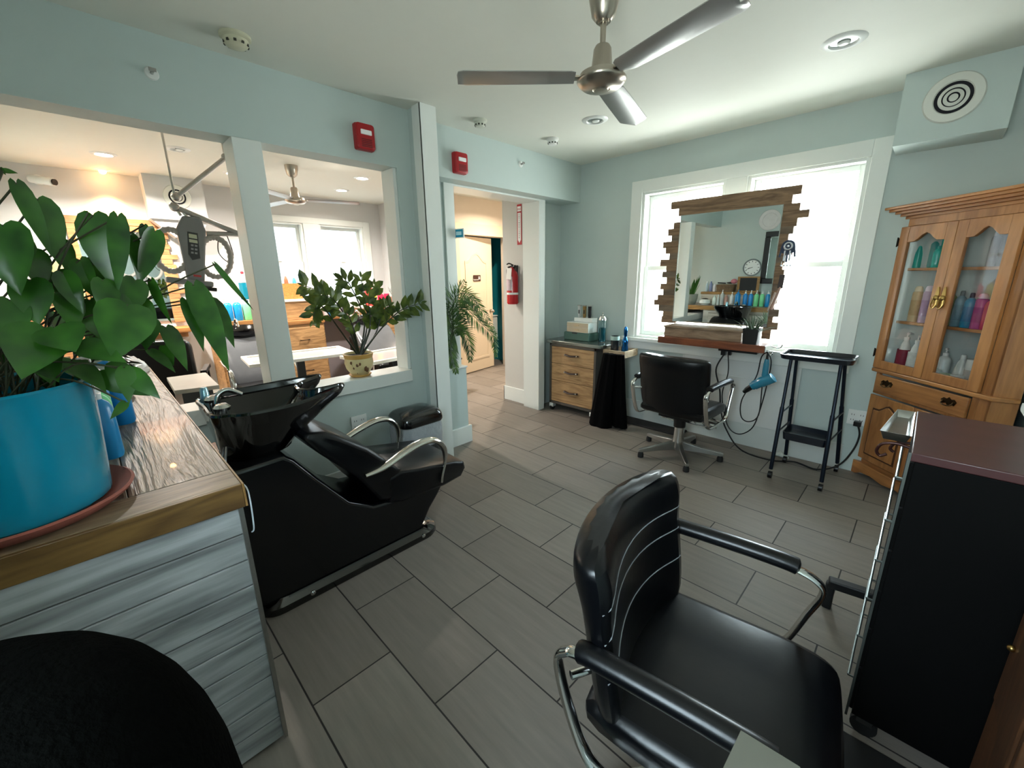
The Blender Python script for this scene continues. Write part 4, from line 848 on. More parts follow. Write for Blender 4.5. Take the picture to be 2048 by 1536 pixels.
bottle('blue bottle standing right behind the turquoise plant pot', (-2.205, .015, .932), .235, .040, '0d7fc0', 'round', '0d7fc0', True)
t = thing('potted_plant', 'upright sword-leaved plant in a grey and cream striped pot on the long counter', 'plant', (-2.97, -.03, .932))
G().lathe([(.075, 0), (.08, .01), (.105, .10), (.11, .17), (.10, .17), (.09, .13), (.001, .13)], n=28).done('pot', P('striped_pot', '9ba39b', .4, var=.35, scale=6, stretch=(.2, .2, 8)), t)
g = G(); rng = random.Random(12)
for k in range(13):
    a = rng.uniform(0, 2*PI); ln = rng.uniform(.22, .38); lean = rng.uniform(.1, .55); p0 = Vector((.03*math.cos(a), .03*math.sin(a), .14)); d = Vector((math.cos(a)*lean, math.sin(a)*lean, 1)).normalized()
    g.tube([p0, p0+d*ln*.35, p0+d*ln*.75, p0+d*ln], [.016, .022, .014, .001], 6, flat=.18)
g.done('foliage', P('sword_leaf', '3f6f2c', .4, var=.5), t)
t = thing('white_bowl', 'low white bowl beside the sword-leaved plant on the long counter', 'bowl', (-2.72, -.0, .932)); G().lathe([(.06, 0), (.09, .03), (.085, .075), (.06, .09), (.001, .092)], n=28).done('body', P('white_ceramic', 'dfe6e3', .2, coat=.3), t); G().ball((0, 0, .088), .055, 1, 1, .35).done('contents', P('dark_bristle', '2a1f1c', .9), t)
t = thing('folded_cape', 'crumpled white and teal plastic cape on the far end of the long counter', 'cloth', (-3.45, .075, .932))
g = G(); rr = []; rng = random.Random(3)
for q, (s_, z) in enumerate(((1, 0), (1.02, .02), (.97, .05), (.8, .075), (.4, .09), (.02, .09))): rr.append([Vector((.2*s_*math.cos(a)*(1+.12*math.sin(a*3+q)), .12*s_*math.sin(a)*(1+.1*math.cos(a*4+q)), z+.01*math.sin(a*6+q*2)*(q > 0))) for a in [2*PI*i/24 for i in range(24)]])
g.loft(rr); g.done('cloth', P('white_plastic_cape', 'd6e0e4', .2, var=.1, bump=.4, bscale=20), t)
G().box(-.16, -.02, -.115, -.02, .07, .105).done('teal_fold', P('teal_fold', '4fa9b8', .4), t, bevel=.01)
# ---------------------------------------------------------------- wall things behind the camera, seen in the mirror
t = thing('wall_clock', 'round white wall clock with grey rim above the long counter', 'clock', (-2.175, -.428, 1.527))
Mx = Matrix.Rotation(R(-90), 4, 'X')
G().lathe([(.001, .003), (.118, .003), (.122, .02), (.135, .02), (.138, 0)], n=44, M=Mx, cap1=False).done('rim', P('clock_rim', '7b8384', .3, .4), t); G().lathe([(.001, .006), (.117, .006)], n=44, M=Mx, cap0=False).done('dial', P('clock_dial', 'eef1f0', .5), t)
g = G()
for k in range(12):
    a = 2*PI*k/12; g.box(-.004, .004, .0065, .0085, .086, .108, Matrix.Rotation(a, 4, 'Y'))
g.done('hour_mark', P('clock_black', '1a1c1e', .5), t)
G().box(-.004, .004, .009, .011, -.01, .06, Matrix.Rotation(R(-105), 4, 'Y')).box(-.0025, .0025, .0115, .013, -.015, .095, Matrix.Rotation(R(-112), 4, 'Y')).done('hand', P('clock_black', '1a1c1e', .5), t)
t = thing('wall_plate', 'large round pinkish white plate ornament high on the wall above the clock', 'wall ornament', (-2.0, -.428, 2.245)); G().lathe([(.001, .012), (.10, .010), (.105, .016), (.15, .024), (.155, .02), (.10, 0)], n=44, M=Mx).done('body', P('pale_plate', 'd8d3d2', .5, var=.1, scale=20), t)
t = thing('wall_mirror', 'tall wall mirror in a wide black frame beside the clock', 'mirror', (-1.70, -.428, 1.67))
G().box(-.33, .33, .0, .03, .32, .40).box(-.33, .33, 0, .03, -.40, -.32).box(-.33, -.25, 0, .03, -.32, .32).box(.25, .33, 0, .03, -.32, .32).done('frame', P('black_frame', '0e1014', .35), t, bevel=.008); G().box(-.25, .25, .004, .010, -.32, .32).done('mirror_glass', mm, t)
# ---------------------------------------------------------------- turquoise pot
TQ = P('turquoise_glaze', '0e86a4', .22, var=.06, coat=.35)
pot = thing('potted_pothos', 'big turquoise pot of trailing heart-leaved pothos on the counter corner', 'plant', (-1.49, -.205, .932))
G().lathe([(.155, .012), (.163, .02), (.169, .10), (.175, .20), (.180, .308), (.183, .316), (.178, .321), (.171, .315), (.168, .27), (.001, .27)], n=64).done('pot', TQ, pot)
G().lathe([(.17, 0), (.18, .003), (.205, .022), (.210, .030), (.204, .034), (.192, .026), (.17, .011), (.001, .011)], n=64).done('saucer', P('terracotta', '9a5548', .7, var=.1, bump=.1), pot)
G().lathe([(.169, .262), (.14, .275), (.08, .268), (.04, .28), (.001, .275)], n=40, cap0=False).done('soil', P('soil', '171210', .95, var=.6, scale=30, bump=1, bscale=50), pot)
LEAFM = bpy.data.materials.new('pothos_leaf'); LEAFM.use_nodes = True
def leaf_mat(mt, c1, c2, tr=.35, rough=.4):
    nt = mt.node_tree; n = nt.nodes; l = nt.links; b = n['Principled BSDF']
    t_ = n.new('ShaderNodeTexCoord'); nz = n.new('ShaderNodeTexNoise'); nz.inputs['Scale'].default_value = 14; l.new(t_.outputs['Object'], nz.inputs[0])
    rp = n.new('ShaderNodeValToRGB'); rp.color_ramp.elements[0].color = (*srgb(c1), 1); rp.color_ramp.elements[1].color = (*srgb(c2), 1); rp.color_ramp.elements[0].position = .3; rp.color_ramp.elements[1].position = .72
    l.new(nz.outputs[0], rp.inputs[0]); l.new(rp.outputs[0], b.inputs['Base Color']); b.inputs['Roughness'].default_value = rough
    tl = n.new('ShaderNodeBsdfTranslucent'); l.new(rp.outputs[0], tl.inputs[0]); ms = n.new('ShaderNodeMixShader'); ms.inputs[0].default_value = tr
    l.new(b.outputs[0], ms.inputs[1]); l.new(tl.outputs[0], ms.inputs[2]); l.new(ms.outputs[0], n['Material Output'].inputs[0]); return mt
leaf_mat(LEAFM, '1a3f12', '3a7022', .3, .26)
def heart(g, base, tip, width, nrm, fold=.25, droop=.12):
    """heart-shaped leaf blade from base to tip"""
    base = Vector(base); tip = Vector(tip); d = tip-base; L = d.length; d.normalize(); s_ = d.cross(Vector(nrm))
    if s_.length < .05: s_ = d.cross(Vector((0, 0, 1)))
    s_.normalize(); n_ = s_.cross(d)
    sh = [(-.03, .10), (-.06, .32), (-.01, .68), (.12, .95), (.28, 1.0), (.46, .90), (.66, .62), (.83, .32), (.94, .11)]
    mid = [g.b.verts.new(base+d*L*u+n_*(-droop*L*(u**2))) for u, w in [(0, 0)]+[(max(0, u), w) for u, w in sh[2:]]]+[g.b.verts.new(tip-n_*droop*L)]
    sides = []
    for sg in (-1, 1): sides.append([g.b.verts.new(base+d*L*u+s_*(sg*w*width/2)+n_*(fold*w*width/2-droop*L*(max(0, u)**2))) for u, w in sh])
    for k, sd in enumerate(sides):
        def f(*v):
            try: g.b.faces.new(v if k else v[::-1])
            except ValueError: pass
        f(mid[0], sd[0], sd[1]); f(mid[0], sd[1], sd[2], mid[1])
        for i in range(1, len(mid)-2): f(mid[i], sd[i+1], sd[i+2], mid[i+1])
        f(mid[-2], sd[-1], mid[-1])
# ---------------------------------------------------------------- foliage
PL = [(-1.45,-0.057,1.689,-1.4,-0.03,1.536,0.045),(-1.48,-0.033,1.663,-1.42,-0.022,1.519,0.08),(-1.45,0.051,1.633,-1.4,0.05,1.469,0.093),(-1.45,0.044,1.638,-1.5,0.016,1.607,0.017),(-1.42,0.093,1.631,-1.38,0.062,1.454,0.053),(-1.5,0.115,1.595,-1.45,0.121,1.463,0.052),(-1.5,0.166,1.608,-1.46,0.108,1.467,0.069),(-1.5,0.146,1.622,-1.5,0.138,1.559,0.029),(-1.35,-0.088,1.592,-1.3,-0.096,1.461,0.111),(-1.4,-0.07,1.568,-1.35,-0.107,1.485,0.064),(-1.45,-0.037,1.501,-1.4,-0.025,1.44,0.069),(-1.4,-0.024,1.5,-1.36,-0.01,1.412,0.056),(-1.45,0.009,1.53,-1.4,0.016,1.438,0.059),(-1.32,-0.071,1.387,-1.24,-0.117,1.305,0.132),(-1.3,-0.056,1.387,-1.25,-0.035,1.342,0.105),(-1.36,-0.074,1.485,-1.32,-0.08,1.393,0.085),(-1.4,-0.03,1.451,-1.35,-0.025,1.375,0.068),(-1.34,0.068,1.425,-1.27,0.026,1.315,0.139),(-1.33,-0.027,1.343,-1.27,0.038,1.307,0.069),(-1.4,0.038,1.483,-1.36,0.036,1.392,0.071),(-1.3,0.035,1.286,-1.26,0.026,1.211,0.046),(-1.3,0.04,1.277,-1.24,0.077,1.215,0.054),(-1.28,0.021,1.209,-1.25,-0.01,1.184,0.025),(-1.5,0.226,1.466,-1.42,0.261,1.221,0.083),(-1.5,0.201,1.426,-1.44,0.215,1.287,0.057),(-1.55,0.266,1.421,-1.48,0.299,1.283,0.07),(-1.6,0.305,1.527,-1.6,0.39,1.377,0.022),(-1.48,0.142,1.355,-1.4,0.162,1.246,0.055),(-1.45,0.096,1.302,-1.38,0.133,1.249,0.045),(-1.5,0.135,1.482,-1.46,0.144,1.366,0.032),(-1.46,0.129,1.31,-1.42,0.132,1.26,0.041),(-1.5,-0.076,1.725,-1.5,-0.072,1.71,0.011),(-1.5,-0.074,1.718,-1.5,-0.052,1.719,0.018),(-1.5,0.064,1.557,-1.45,0.03,1.435,0.089),(-1.45,0.099,1.482,-1.4,0.059,1.387,0.077),(-1.42,0.008,1.437,-1.36,0.017,1.335,0.083),(-1.35,-0.109,1.445,-1.3,-0.135,1.35,0.083),(-1.42,0.054,1.447,-1.38,0.064,1.358,0.061),(-1.46,0.1,1.432,-1.4,0.107,1.332,0.057),(-1.42,0.108,1.382,-1.38,0.082,1.312,0.064),(-1.52,-0.015,1.578,-1.5,-0.008,1.484,0.048),(-1.45,-0.066,1.55,-1.4,-0.059,1.463,0.067)]
ZS =  [[(-2.81, 1.306, 0.955), (-2.805, 1.377, 1.19), (-2.8, 1.359, 1.478)], [(-2.81, 1.284, 0.959), (-2.817, 1.221, 1.202), (-2.823, 1.111, 1.374), (-2.83, 0.996, 1.434)], [(-2.81, 1.291, 0.958), (-2.793, 1.242, 1.168), (-2.777, 1.146, 1.341), (-2.76, 1.055, 1.377)], [(-2.81, 1.276, 0.96), (-2.807, 1.175, 1.139), (-2.803, 1.063, 1.313), (-2.8, 1.003, 1.221)], [(-2.81, 1.306, 0.955), (-2.83, 1.428, 1.184), (-2.85, 1.475, 1.428)], [(-2.81, 1.313, 0.954), (-2.76, 1.442, 1.116), (-2.68, 1.567, 1.246), (-2.60, 1.69, 1.297)], [(-2.81, 1.298, 0.956), (-2.813, 1.356, 1.191), (-2.817, 1.283, 1.433), (-2.82, 1.229, 1.461)], [(-2.81, 1.306, 0.955), (-2.8, 1.42, 1.079), (-2.79, 1.49, 1.235), (-2.78, 1.54, 1.279)], [(-2.81, 1.291, 0.958), (-2.78, 1.26, 1.133), (-2.75, 1.22, 1.24)], [(-2.81, 1.306, 0.955), (-2.8, 1.39, 1.154), (-2.79, 1.389, 1.363)]]
PF =  [[(-2.88, 2.177, 1.055), (-2.855, 2.188, 1.288), (-2.83, 2.317, 1.333), (-2.805, 2.46, 1.18), (-2.78, 2.593, 0.963)], [(-2.88, 2.176, 1.034), (-2.835, 2.26, 1.222), (-2.79, 2.385, 1.108), (-2.745, 2.517, 0.956), (-2.7, 2.513, 0.78)], [(-2.88, 2.174, 1.012), (-2.827, 2.068, 1.193), (-2.773, 2.006, 1.018), (-2.72, 1.984, 0.903)], [(-2.88, 2.185, 1.011), (-2.813, 2.094, 0.963), (-2.747, 2.051, 0.828), (-2.68, 2.044, 0.711)], [(-2.88, 2.176, 1.034), (-2.82, 2.237, 1.032), (-2.76, 2.254, 0.906), (-2.7, 2.209, 0.78)], [(-2.88, 2.177, 1.055), (-2.865, 2.206, 1.286), (-2.85, 2.311, 1.441)], [(-2.88, 2.176, 1.034), (-2.82, 2.089, 1.212), (-2.76, 1.99, 1.142), (-2.7, 1.948, 0.951)], [(-2.88, 2.177, 1.055), (-2.87, 2.236, 1.264), (-2.86, 2.395, 1.277), (-2.85, 2.478, 1.096)]]
g = G(); rng = random.Random(21)
for (bx, by, bz, tx, ty, tz, w_) in PL:
    heart(g, (bx, by, bz), (tx, ty, tz), w_*.8, (rng.uniform(.5, 1), rng.uniform(-.45, .45), rng.uniform(-.1, .7)), rng.uniform(.1, .35), rng.uniform(.05, .2))
def soilp(): 
    a = rng.uniform(0, 2*PI); r_ = rng.uniform(.02, .14); return Vector((-1.50+r_*math.cos(a), -.19+r_*math.sin(a), 1.20))
for k in range(14):
    a = rng.uniform(0, 2*PI); r_ = rng.uniform(.03, .20); b = Vector((-1.52+r_*math.cos(a), -.16+r_*math.sin(a)*.9, rng.uniform(1.26, 1.42)))
    if b.y < -.34: b.y = -.3
    d = Vector((math.cos(a)*.6+.2, math.sin(a)*.6, -.6)).normalized()
    heart(g, b, b+d*rng.uniform(.07, .12), rng.uniform(.05, .08), (rng.uniform(.3, 1), rng.uniform(-.5, .5), .6), .2, .15)
g.done('foliage', LEAFM, pot, w=True)
g = G()
for (bx, by, bz, tx, ty, tz, w_) in PL:
    p0 = soilp(); p1 = Vector((bx, by, bz)); q = p0.lerp(p1, .5)+Vector((0, 0, .06))
    g.tube(bez([p0, q, p1], 6), .0022, 5)
for k in range(26):
    p0 = soilp(); g.tube(bez([p0, p0+Vector((rng.uniform(-.05, .05), rng.uniform(-.05, .05), .12)), p0+Vector((rng.uniform(-.12, .12), rng.uniform(-.08, .12), .24))], 5), .002, 5)
g.done('stems', P('vine_stem', '2f3418', .6, var=.3), pot, w=True)
# zz plant on the sill
zz = thing('potted_plant', 'glossy arching-stemmed plant in a cream hand-painted pot on the white sill', 'plant', (-2.81, 1.285, .80))
CRM = P('cream_glaze', 'd9c794', .35, var=.08, scale=8)
G().lathe([(.055, .012), (.062, .02), (.088, .06), (.098, .10), (.094, .135), (.098, .15), (.103, .162), (.098, .165), (.088, .155), (.085, .13), (.001, .13)], n=40).done('pot', CRM, zz)
G().lathe([(.05, 0), (.065, .002), (.078, .016), (.075, .019), (.06, .010), (.001, .010)], n=36).done('saucer', P('ochre_glaze', 'c89c54', .4), zz)
G().lathe([(.0925, .128), (.0985, .15), (.1035, .162), (.0985, .1655), (.094, .1655)], n=40, cap0=False, cap1=False).done('rim_band', P('ochre_glaze', 'c89c54', .4), zz)
G().lathe([(.089, .148), (.001, .152)], n=24, cap0=False).done('soil', P('soil', '171210', .95), zz)
g = G(); BR = P('painted_brown', '6d4a2a', .5)
def potr(z): return .062+(.098-.062)*min(1, max(0, (z-.02)/.08))
for a0, pts in ((-40, [(0, .03), (2, .06), (6, .09)]), (-40, [(0, .05), (-10, .08), (-16, .11)]), (-38, [(0, .06), (8, .09), (16, .10)])):
    g.tube([Vector((math.cos(R(a0+a))*(potr(z)+.001), math.sin(R(a0+a))*(potr(z)+.001), z)) for a, z in pts], .0028, 6)
for a, z in ((-57, .112), (-34, .095), (-22, .103), (-50, .075)): g.ball((math.cos(R(a))*(potr(z)+.0005), math.sin(R(a))*(potr(z)+.0005), z), .011, .7, .7, 1, 10, 6)
for a, z in ((2, .07), (12, .06)): g.ball((math.cos(R(a))*(potr(z)-.001), math.sin(R(a))*(potr(z)-.001), z), .022, .6, .6, 1.1, 12, 8)
g.done('painted_flowers', BR, zz)
ZLM = bpy.data.materials.new('zz_leaf'); ZLM.use_nodes = True; leaf_mat(ZLM, '24401f', '6d8038', .3, .25)
def spindle(g, b, t_, w, nrm):
    b = Vector(b); t_ = Vector(t_); d = t_-b; s_ = d.cross(Vector(nrm)); s_ = s_.normalized() if s_.length > 1e-6 else Vector((1, 0, 0)); n_ = s_.cross(d.normalized()).normalized()*(w*.12)
    V = [g.b.verts.new(p) for p in (b, b+d*.35-s_*w/2+n_, b+d*.7-s_*w*.38+n_, t_, b+d*.7+s_*w*.38+n_, b+d*.35+s_*w/2+n_, b+d*.5)]
    for f in ((0, 1, 6), (1, 2, 6), (2, 3, 6), (3, 4, 6), (4, 5, 6), (5, 0, 6)): g.b.faces.new([V[i] for i in f])
gl_ = G(); gs_ = G()
for st in ZS:
    pts = bez(st, 8); n = len(pts); gs_.tube(pts, [.007*(1-.75*k/(n-1)) for k in range(n)], 8)
    for k in range(int(n*.45), n, 2):
        for sg in (-1, 1):
            if rng.random() < .12: continue
            t_ = (pts[min(k+1, n-1)]-pts[k-1]).normalized(); s_ = t_.cross(Vector((1, rng.uniform(-.4, .4), rng.uniform(-.2, .5)))).normalized()*sg
            ln = rng.uniform(.075, .115); spindle(gl_, pts[k], pts[k]+(t_*.55+s_*.8+Vector((rng.uniform(-.3, .3), 0, rng.uniform(-.1, .1)))).normalized()*ln, ln*.52, (1, rng.uniform(-.5, .5), .5))
    spindle(gl_, pts[-1], pts[-1]+(pts[-1]-pts[-2]).normalized()*.05, .02, (1, 0, .3))
gs_.done('stems', P('zz_stem', '1f2a16', .4, var=.3), zz, w=True); gl_.done('foliage', ZLM, zz, w=True, smooth=False)
# palm on the low plinth
pm = thing('potted_palm', 'feathery palm with drooping fronds on the low plinth left of the doorway', 'plant', (-2.88, 2.13, .715))
G().lathe([(.045, 0), (.05, .005), (.062, .13), (.066, .14), (.060, .14), (.055, .12), (.001, .12)], n=24).done('pot', P('sage_pot', '7c8a84', .5), pm)
PLM = bpy.data.materials.new('palm_leaf'); PLM.use_nodes = True; leaf_mat(PLM, '1d4226', '5d7f33', .35, .35)
gl_ = G(); gs_ = G()
for st in PF:
    st = [(-2.88, 2.13, .85)]+[tuple(p) for p in st]
    pts = bez(st, 9); n = len(pts); gs_.tube(pts, [.005*(1-.7*k/(n-1)) for k in range(n)], 6)
    for k in range(8, n):
        q = k/(n-1); ln = .16*math.sin(PI*min(1, .25+q*.72))+.02
        for sg in (-1, 1):
            for h_ in ((0,) if k % 3 else (0, .5)):
                p = pts[k-1].lerp(pts[k], h_); t_ = (pts[min(k+1, n-1)]-pts[k-1]).normalized(); s_ = t_.cross(Vector((1, -.3, .25))).normalized()*sg
                e_ = p+(t_*.7+s_*.75+Vector((.1, 0, -.45))).normalized()*ln*rng.uniform(.7, .95); spindle(gl_, p, e_, .0085, (1, -.3, .3))
gs_.done('stems', P('palm_stem', '3a4a22', .5), pm, w=True); gl_.done('foliage', PLM, pm, w=True, smooth=False)
# trailing plant at the partition end of the long counter (seen in the mirror)
t = thing('potted_plant', 'dark trailing variegated plant hanging at the partition end of the long counter', 'plant', (-3.22, -.05, .932))
G().lathe([(.05, 0), (.055, .005), (.075, .12), (.001, .11)], n=24).done('pot', P('clay_pot', 'b8794e', .7), t)
g = G(); gs_ = G()
for k in range(14):
    a = rng.uniform(-.6, 2.6); p0 = Vector((0, 0, .12)); p1 = Vector((.08*math.cos(a), .08*math.sin(a), .20)); p2 = Vector((.11*math.cos(a), .13+.04*math.sin(a), rng.uniform(-.15, .16))); pts = bez([p0, p1, p2], 6); gs_.tube(pts, .002, 5)
    for p in pts[3:]:
        d = Vector((rng.uniform(-1, 1), rng.uniform(-.2, 1), rng.uniform(-.8, .5))).normalized(); spindle(g, p, p+d*.07, .035, (0, 1, .4))
g.done('foliage', P('variegated_leaf', '3c4a35', .4, var=.9, scale=60), t); gs_.done('stems', P('zz_stem', '1f2a16', .4), t)
# ---------------------------------------------------------------- trash can
t = thing('trash_can', 'black-lidded trash can with a clear bag beside the column', 'trash can', (-2.52, 1.53, 0))
o_ = rrect(-.125, .125, -.16, .16, .06, 6)
def rg(s_, z, ox=0): return [Vector((x*s_+ox, y*s_, z)) for x, y in o_]
G().loft([rg(.8, 0), rg(.82, .01), rg(.97, .47), rg(.9, .47), rg(.78, .03)]).done('bin_body', P('bin_grey', '2a2c2e', .5), t)
G().loft([rg(1.03, .30), rg(1.05, .36), rg(1.045, .43), rg(1.0, .475)], cap=False).done('bin_liner', P('clear_liner', 'c4cacf', .15, trans=.4, var=.2, bump=1.0, bscale=18), t)
G().loft([rg(1.07, .455), rg(1.10, .47), rg(1.08, .52), rg(.95, .552), rg(.55, .572), rg(.05, .578)]).done('lid', P('lid_black', '0c0c0e', .15, coat=.5), t, sub=1)
# ---------------------------------------------------------------- dark station against the right wall
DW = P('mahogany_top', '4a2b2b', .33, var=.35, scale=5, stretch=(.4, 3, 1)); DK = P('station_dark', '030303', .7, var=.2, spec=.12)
t = thing('dark_station', 'tall dark wood station with reddish top and chrome drawer handles at the right edge', 'cabinet', (.24, 1.74, 0))
G().box(.035, .455, 1.50, 1.985, .975, 1.0).done('top', DW, t, bevel=.003, w=True)
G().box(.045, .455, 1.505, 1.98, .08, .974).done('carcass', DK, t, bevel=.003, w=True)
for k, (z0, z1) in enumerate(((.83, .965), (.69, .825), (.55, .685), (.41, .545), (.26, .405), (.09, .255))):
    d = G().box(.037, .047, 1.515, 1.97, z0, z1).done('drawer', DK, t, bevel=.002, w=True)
    zc = (z0+z1)/2; G().tube([(.045, 1.56, zc), (.018, 1.56, zc), (.018, 1.92, zc), (.045, 1.92, zc)], .004, 8).done('handle', P('handle_steel', '767b77', .38, .9), d, w=True)
G().box(.030, .0365, 1.50, 1.505, .07, .998).done('edge_strip', P('handle_steel', '767b77', .38, .9), t, w=True)
for x, y in ((.08, 1.54), (.08, 1.94), (.41, 1.54), (.41, 1.94)):
    c = G().cyl((x, y-.012, .035), (x, y+.012, .035), .035, n=18).done('caster', RUBBER, t, w=True); G().box(x-.02, x+.02, y-.02, y+.02, .05, .08).done('caster_bracket', STEEL, c, w=True)
t = thing('side_tray', 'narrow shiny metal tray hooked on the edge of the dark station', 'tray', (-.002, 1.80, .985))
def trr(s_, z): return [Vector((-.004+(x+.004)*s_, 1.80+(y-1.80)*(1-(1-s_)*.3), z)) for x, y in [(-.040, 1.66), (.030, 1.66), (.030, 1.965), (-.015, 1.965)]]
G().loft([trr(.75, .972), trr(1, .998), trr(1.06, 1.0), trr(.98, .998), trr(.72, .976)]).done('tray', STEEL, t, w=True, bevel=.001)
t2 = thing('wall_hook', 'dark curled iron hook under the metal tray of the dark station', 'hook', (0, 1.70, .93))
G().tube(bez([(.034, 1.70, .95), (-.0, 1.70, .955), (-.03, 1.70, .945), (-.04, 1.70, .92), (-.03, 1.70, .905), (-.015, 1.70, .915)]), .0045, 8).tube(bez([(.034, 1.78, .94), (.0, 1.78, .93), (-.01, 1.78, .91), (.0, 1.78, .90)]), .0045, 8).done('hook', P('hook_brown', '3a1a14', .4, .5), t2, w=True)
t = thing('stand_base', 'black steel stand foot on the floor behind the dark station', 'stand', (.02, 2.12, 0))
G().bar((-.11, 2.11, .13), (.20, 2.16, .13), .045, .04).bar((-.10, 2.112, .13), (-.10, 2.112, .0), .035, .035).bar((.18, 2.157, .13), (.18, 2.157, 0), .035, .035).done('foot_bar', P('foot_black', '0d0e10', .5), t, bevel=.006, w=True)
G().cyl((.15, 2.15, .12), (.15, 2.15, .9), .02).done('post', P('foot_black', '0d0e10', .5), t, w=True)
t = thing('side_cabinet', 'small brown wooden side cabinet in the dark lower right corner', 'cabinet', (.37, 1.29, 0))
SB = wood('side_brown', '5a371d', '331d0e', 'z', 6, .5, .1, 5)
G().box(.285, .455, 1.16, 1.42, .05, .80).done('carcass', SB, t, bevel=.003, w=True); G().box(.275, .455, 1.15, 1.43, .80, .825).done('top', P('grey_top', '5d5752', .5, var=.2), t, bevel=.003, w=True); G().box(.279, .286, 1.18, 1.40, .45, .78).done('door', SB, t, bevel=.002, w=True)
G().ball((.274, 1.37, .62), .008).done('knob', BRASS, t, w=True)
for x, y in ((.30, 1.18), (.44, 1.18), (.30, 1.40), (.44, 1.40)): G().box(x-.015, x+.015, y-.015, y+.015, 0, .05).done('foot', SB, t, w=True)
o = G().prism(rrect(-.30, .45, .55, 1.49, .04), 'z', 0, .016).done('mat_or_shade_sheet', P('shade_sheet_black', '060607', .85, var=.2), bevel=.006, loc=(.08, 1.0, 0)); tag(o, 'black sheet added to darken the floor under the foreground chair by the dark station', 'mat')  # added black sheet that stands in for the dark floor here
# cardboard folder on the near chair arm
g = G(); g.prism([(-.109, .671), (-.022, .677), (.03, .60), (-.04, .53), (-.112, .55)], 'z', .694, .697); o = g.done('grey_folder', P('grey_card', '5f5d52', .8, var=.1), loc=(-.03, .66, .684), smooth=False); tag(o, 'grey cardboard sheet lying across the near arm of the foreground styling chair', 'cardboard')
# chair back draped in black cloth, close to the camera
t = thing('draped_chair', 'rounded chair back draped in black cloth, close at the lower left corner', 'chair', (-.58, -.19, 0))
BC = P('black_fleece', (.0012,.0014,.0012), .98, spec=.02, var=.5, scale=60, bump=.5, bscale=120)
G().lathe([(.20, 0), (.215, .05), (.235, .45), (.245, .75), (.24, .88), (.215, .98), (.17, 1.055), (.10, 1.10), (.001, 1.12)], n=48, sy=.92).done('draped_back', BC, t, sub=1)
g = G(); rng = random.Random(2)
g.lathe([(.30, 0), (.29, .2), (.27, .5), (.25, .68), (.22, .76), (.15, .82), (.001, .84)], (.10, .02, 0), 40, None, 1.15, .72)
for v in g.b.verts: v.co += Vector((rng.uniform(-.008, .008), rng.uniform(-.008, .008), rng.uniform(-.008, .008)))
g.done('fleece_throw', BC, t)
# ---------------------------------------------------------------- hall: door, extinguisher, signs
DOORP = P('door_paint', 'e0d0b8', .4, var=.02)
struct(G().box(-4.92, -4.90, 3.80, 3.90, 0, 2.06).box(-4.92, -4.90, 4.86, 4.95, 0, 2.06).box(-4.92, -4.90, 3.80, 4.95, 2.06, 2.22).done('trim_15', P('hall_trim', 'dccbaf', .4, var=.02), bevel=.003))
dr = thing('door_1', 'cream restroom door', 'door', (-4.935, 3.905, 0), R(90+9)); dr['kind'] = 'structure'; del dr['category']; del dr['label']
# leaf in local x 0..0.76, thickness in y
G().box(0, .76, -.0, .035, .012, 2.045).done('leaf', DOORP, dr, bevel=.002)
top = arch(.12, .64, 1.72, .12, 12, .05)
def frame_panel(poly_out, poly_in, g):
    A = [Vector((x, -.001, z)) for x, z in poly_out]; B = [Vector((x, -.001, z)) for x, z in poly_in]
    g.loft([[Vector((x, .0, z)) for x, z in poly_out], [Vector((x, -.010, z)) for x, z in poly_out], [Vector((x, -.006, z)) for x, z in poly_in], [Vector((x, .0, z)) for x, z in poly_in]], cap=False)
def outline(x0, x1, z0, tp): return [(x0, z0), (x1, z0)]+tp[::-1]
g = G()
frame_panel(outline(.12, .64, .95, arch(.12, .64, 1.70, .13, 12, .05)), outline(.15, .61, .98, arch(.15, .61, 1.67, .125, 12, .05)), g)
frame_panel([(.12, .20), (.64, .20), (.64, .82), (.12, .82)], [(.15, .23), (.61, .23), (.61, .79), (.15, .79)], g)
g.done('panel_molding', DOORP, dr)
G().lathe([(.001, 0), (.030, 0), (.030, .008), (.012, .010), (.012, .03), (.026, .040), (.028, .055), (.018, .068), (.001, .07)], n=24, M=Matrix.Translation((.70, 0, .93)) @ Matrix.Rotation(R(90), 4, 'X')).done('door_knob', NICKEL, dr)
def text(body, size, loc, rot, mt, parent, name='lettering', ext=.0006, sp=1.0, lines=None):
    """letters as a real mesh; lines = [(string, x, z)] joins several strings"""
    bm = bmesh.new()
    for (st_, dx, dz) in (lines or [(body, 0, 0)]):
        cu = bpy.data.curves.new(name, 'FONT'); cu.body = st_; cu.size = size; cu.align_x = 'CENTER'; cu.align_y = 'CENTER'; cu.extrude = ext; cu.space_character = sp
        o = bpy.data.objects.new(name, cu); C.objects.link(o); bpy.context.view_layer.update()
        me = bpy.data.meshes.new_from_object(o.evaluated_get(bpy.context.evaluated_depsgraph_get()))
        me.transform(Matrix.Translation((dx, dz, 0))); bm.from_mesh(me); bpy.data.objects.remove(o); bpy.data.meshes.remove(me)
    me = bpy.data.meshes.new(name); bm.to_mesh(me); bm.free()
    o = bpy.data.objects.new(name, me); C.objects.link(o); me.materials.append(mt); o.location = loc; o.rotation_euler = rot; o.parent = parent; return o
WHT = P('sign_white', 'eeeeec', .4, var=.01); SREDM = P('sign_red', 'b0202a', .4, var=.03); SBRN = P('sign_brown', '3a1c12', .4, var=.1)
M_ = gm(dr); p = M_ @ Vector((.38, -.006, 1.45))
t = thing('restroom_sign', 'small brown restroom plate on the cream hall door', 'sign', p, R(90+9))
G().box(-.085, .085, -.006, 0, -.045, .045).done('plate', SBRN, t, bevel=.003)
text('Restroom', .030, (-.030, -.0065, -.022), (R(90), 0, 0), WHT, t)
g = G()
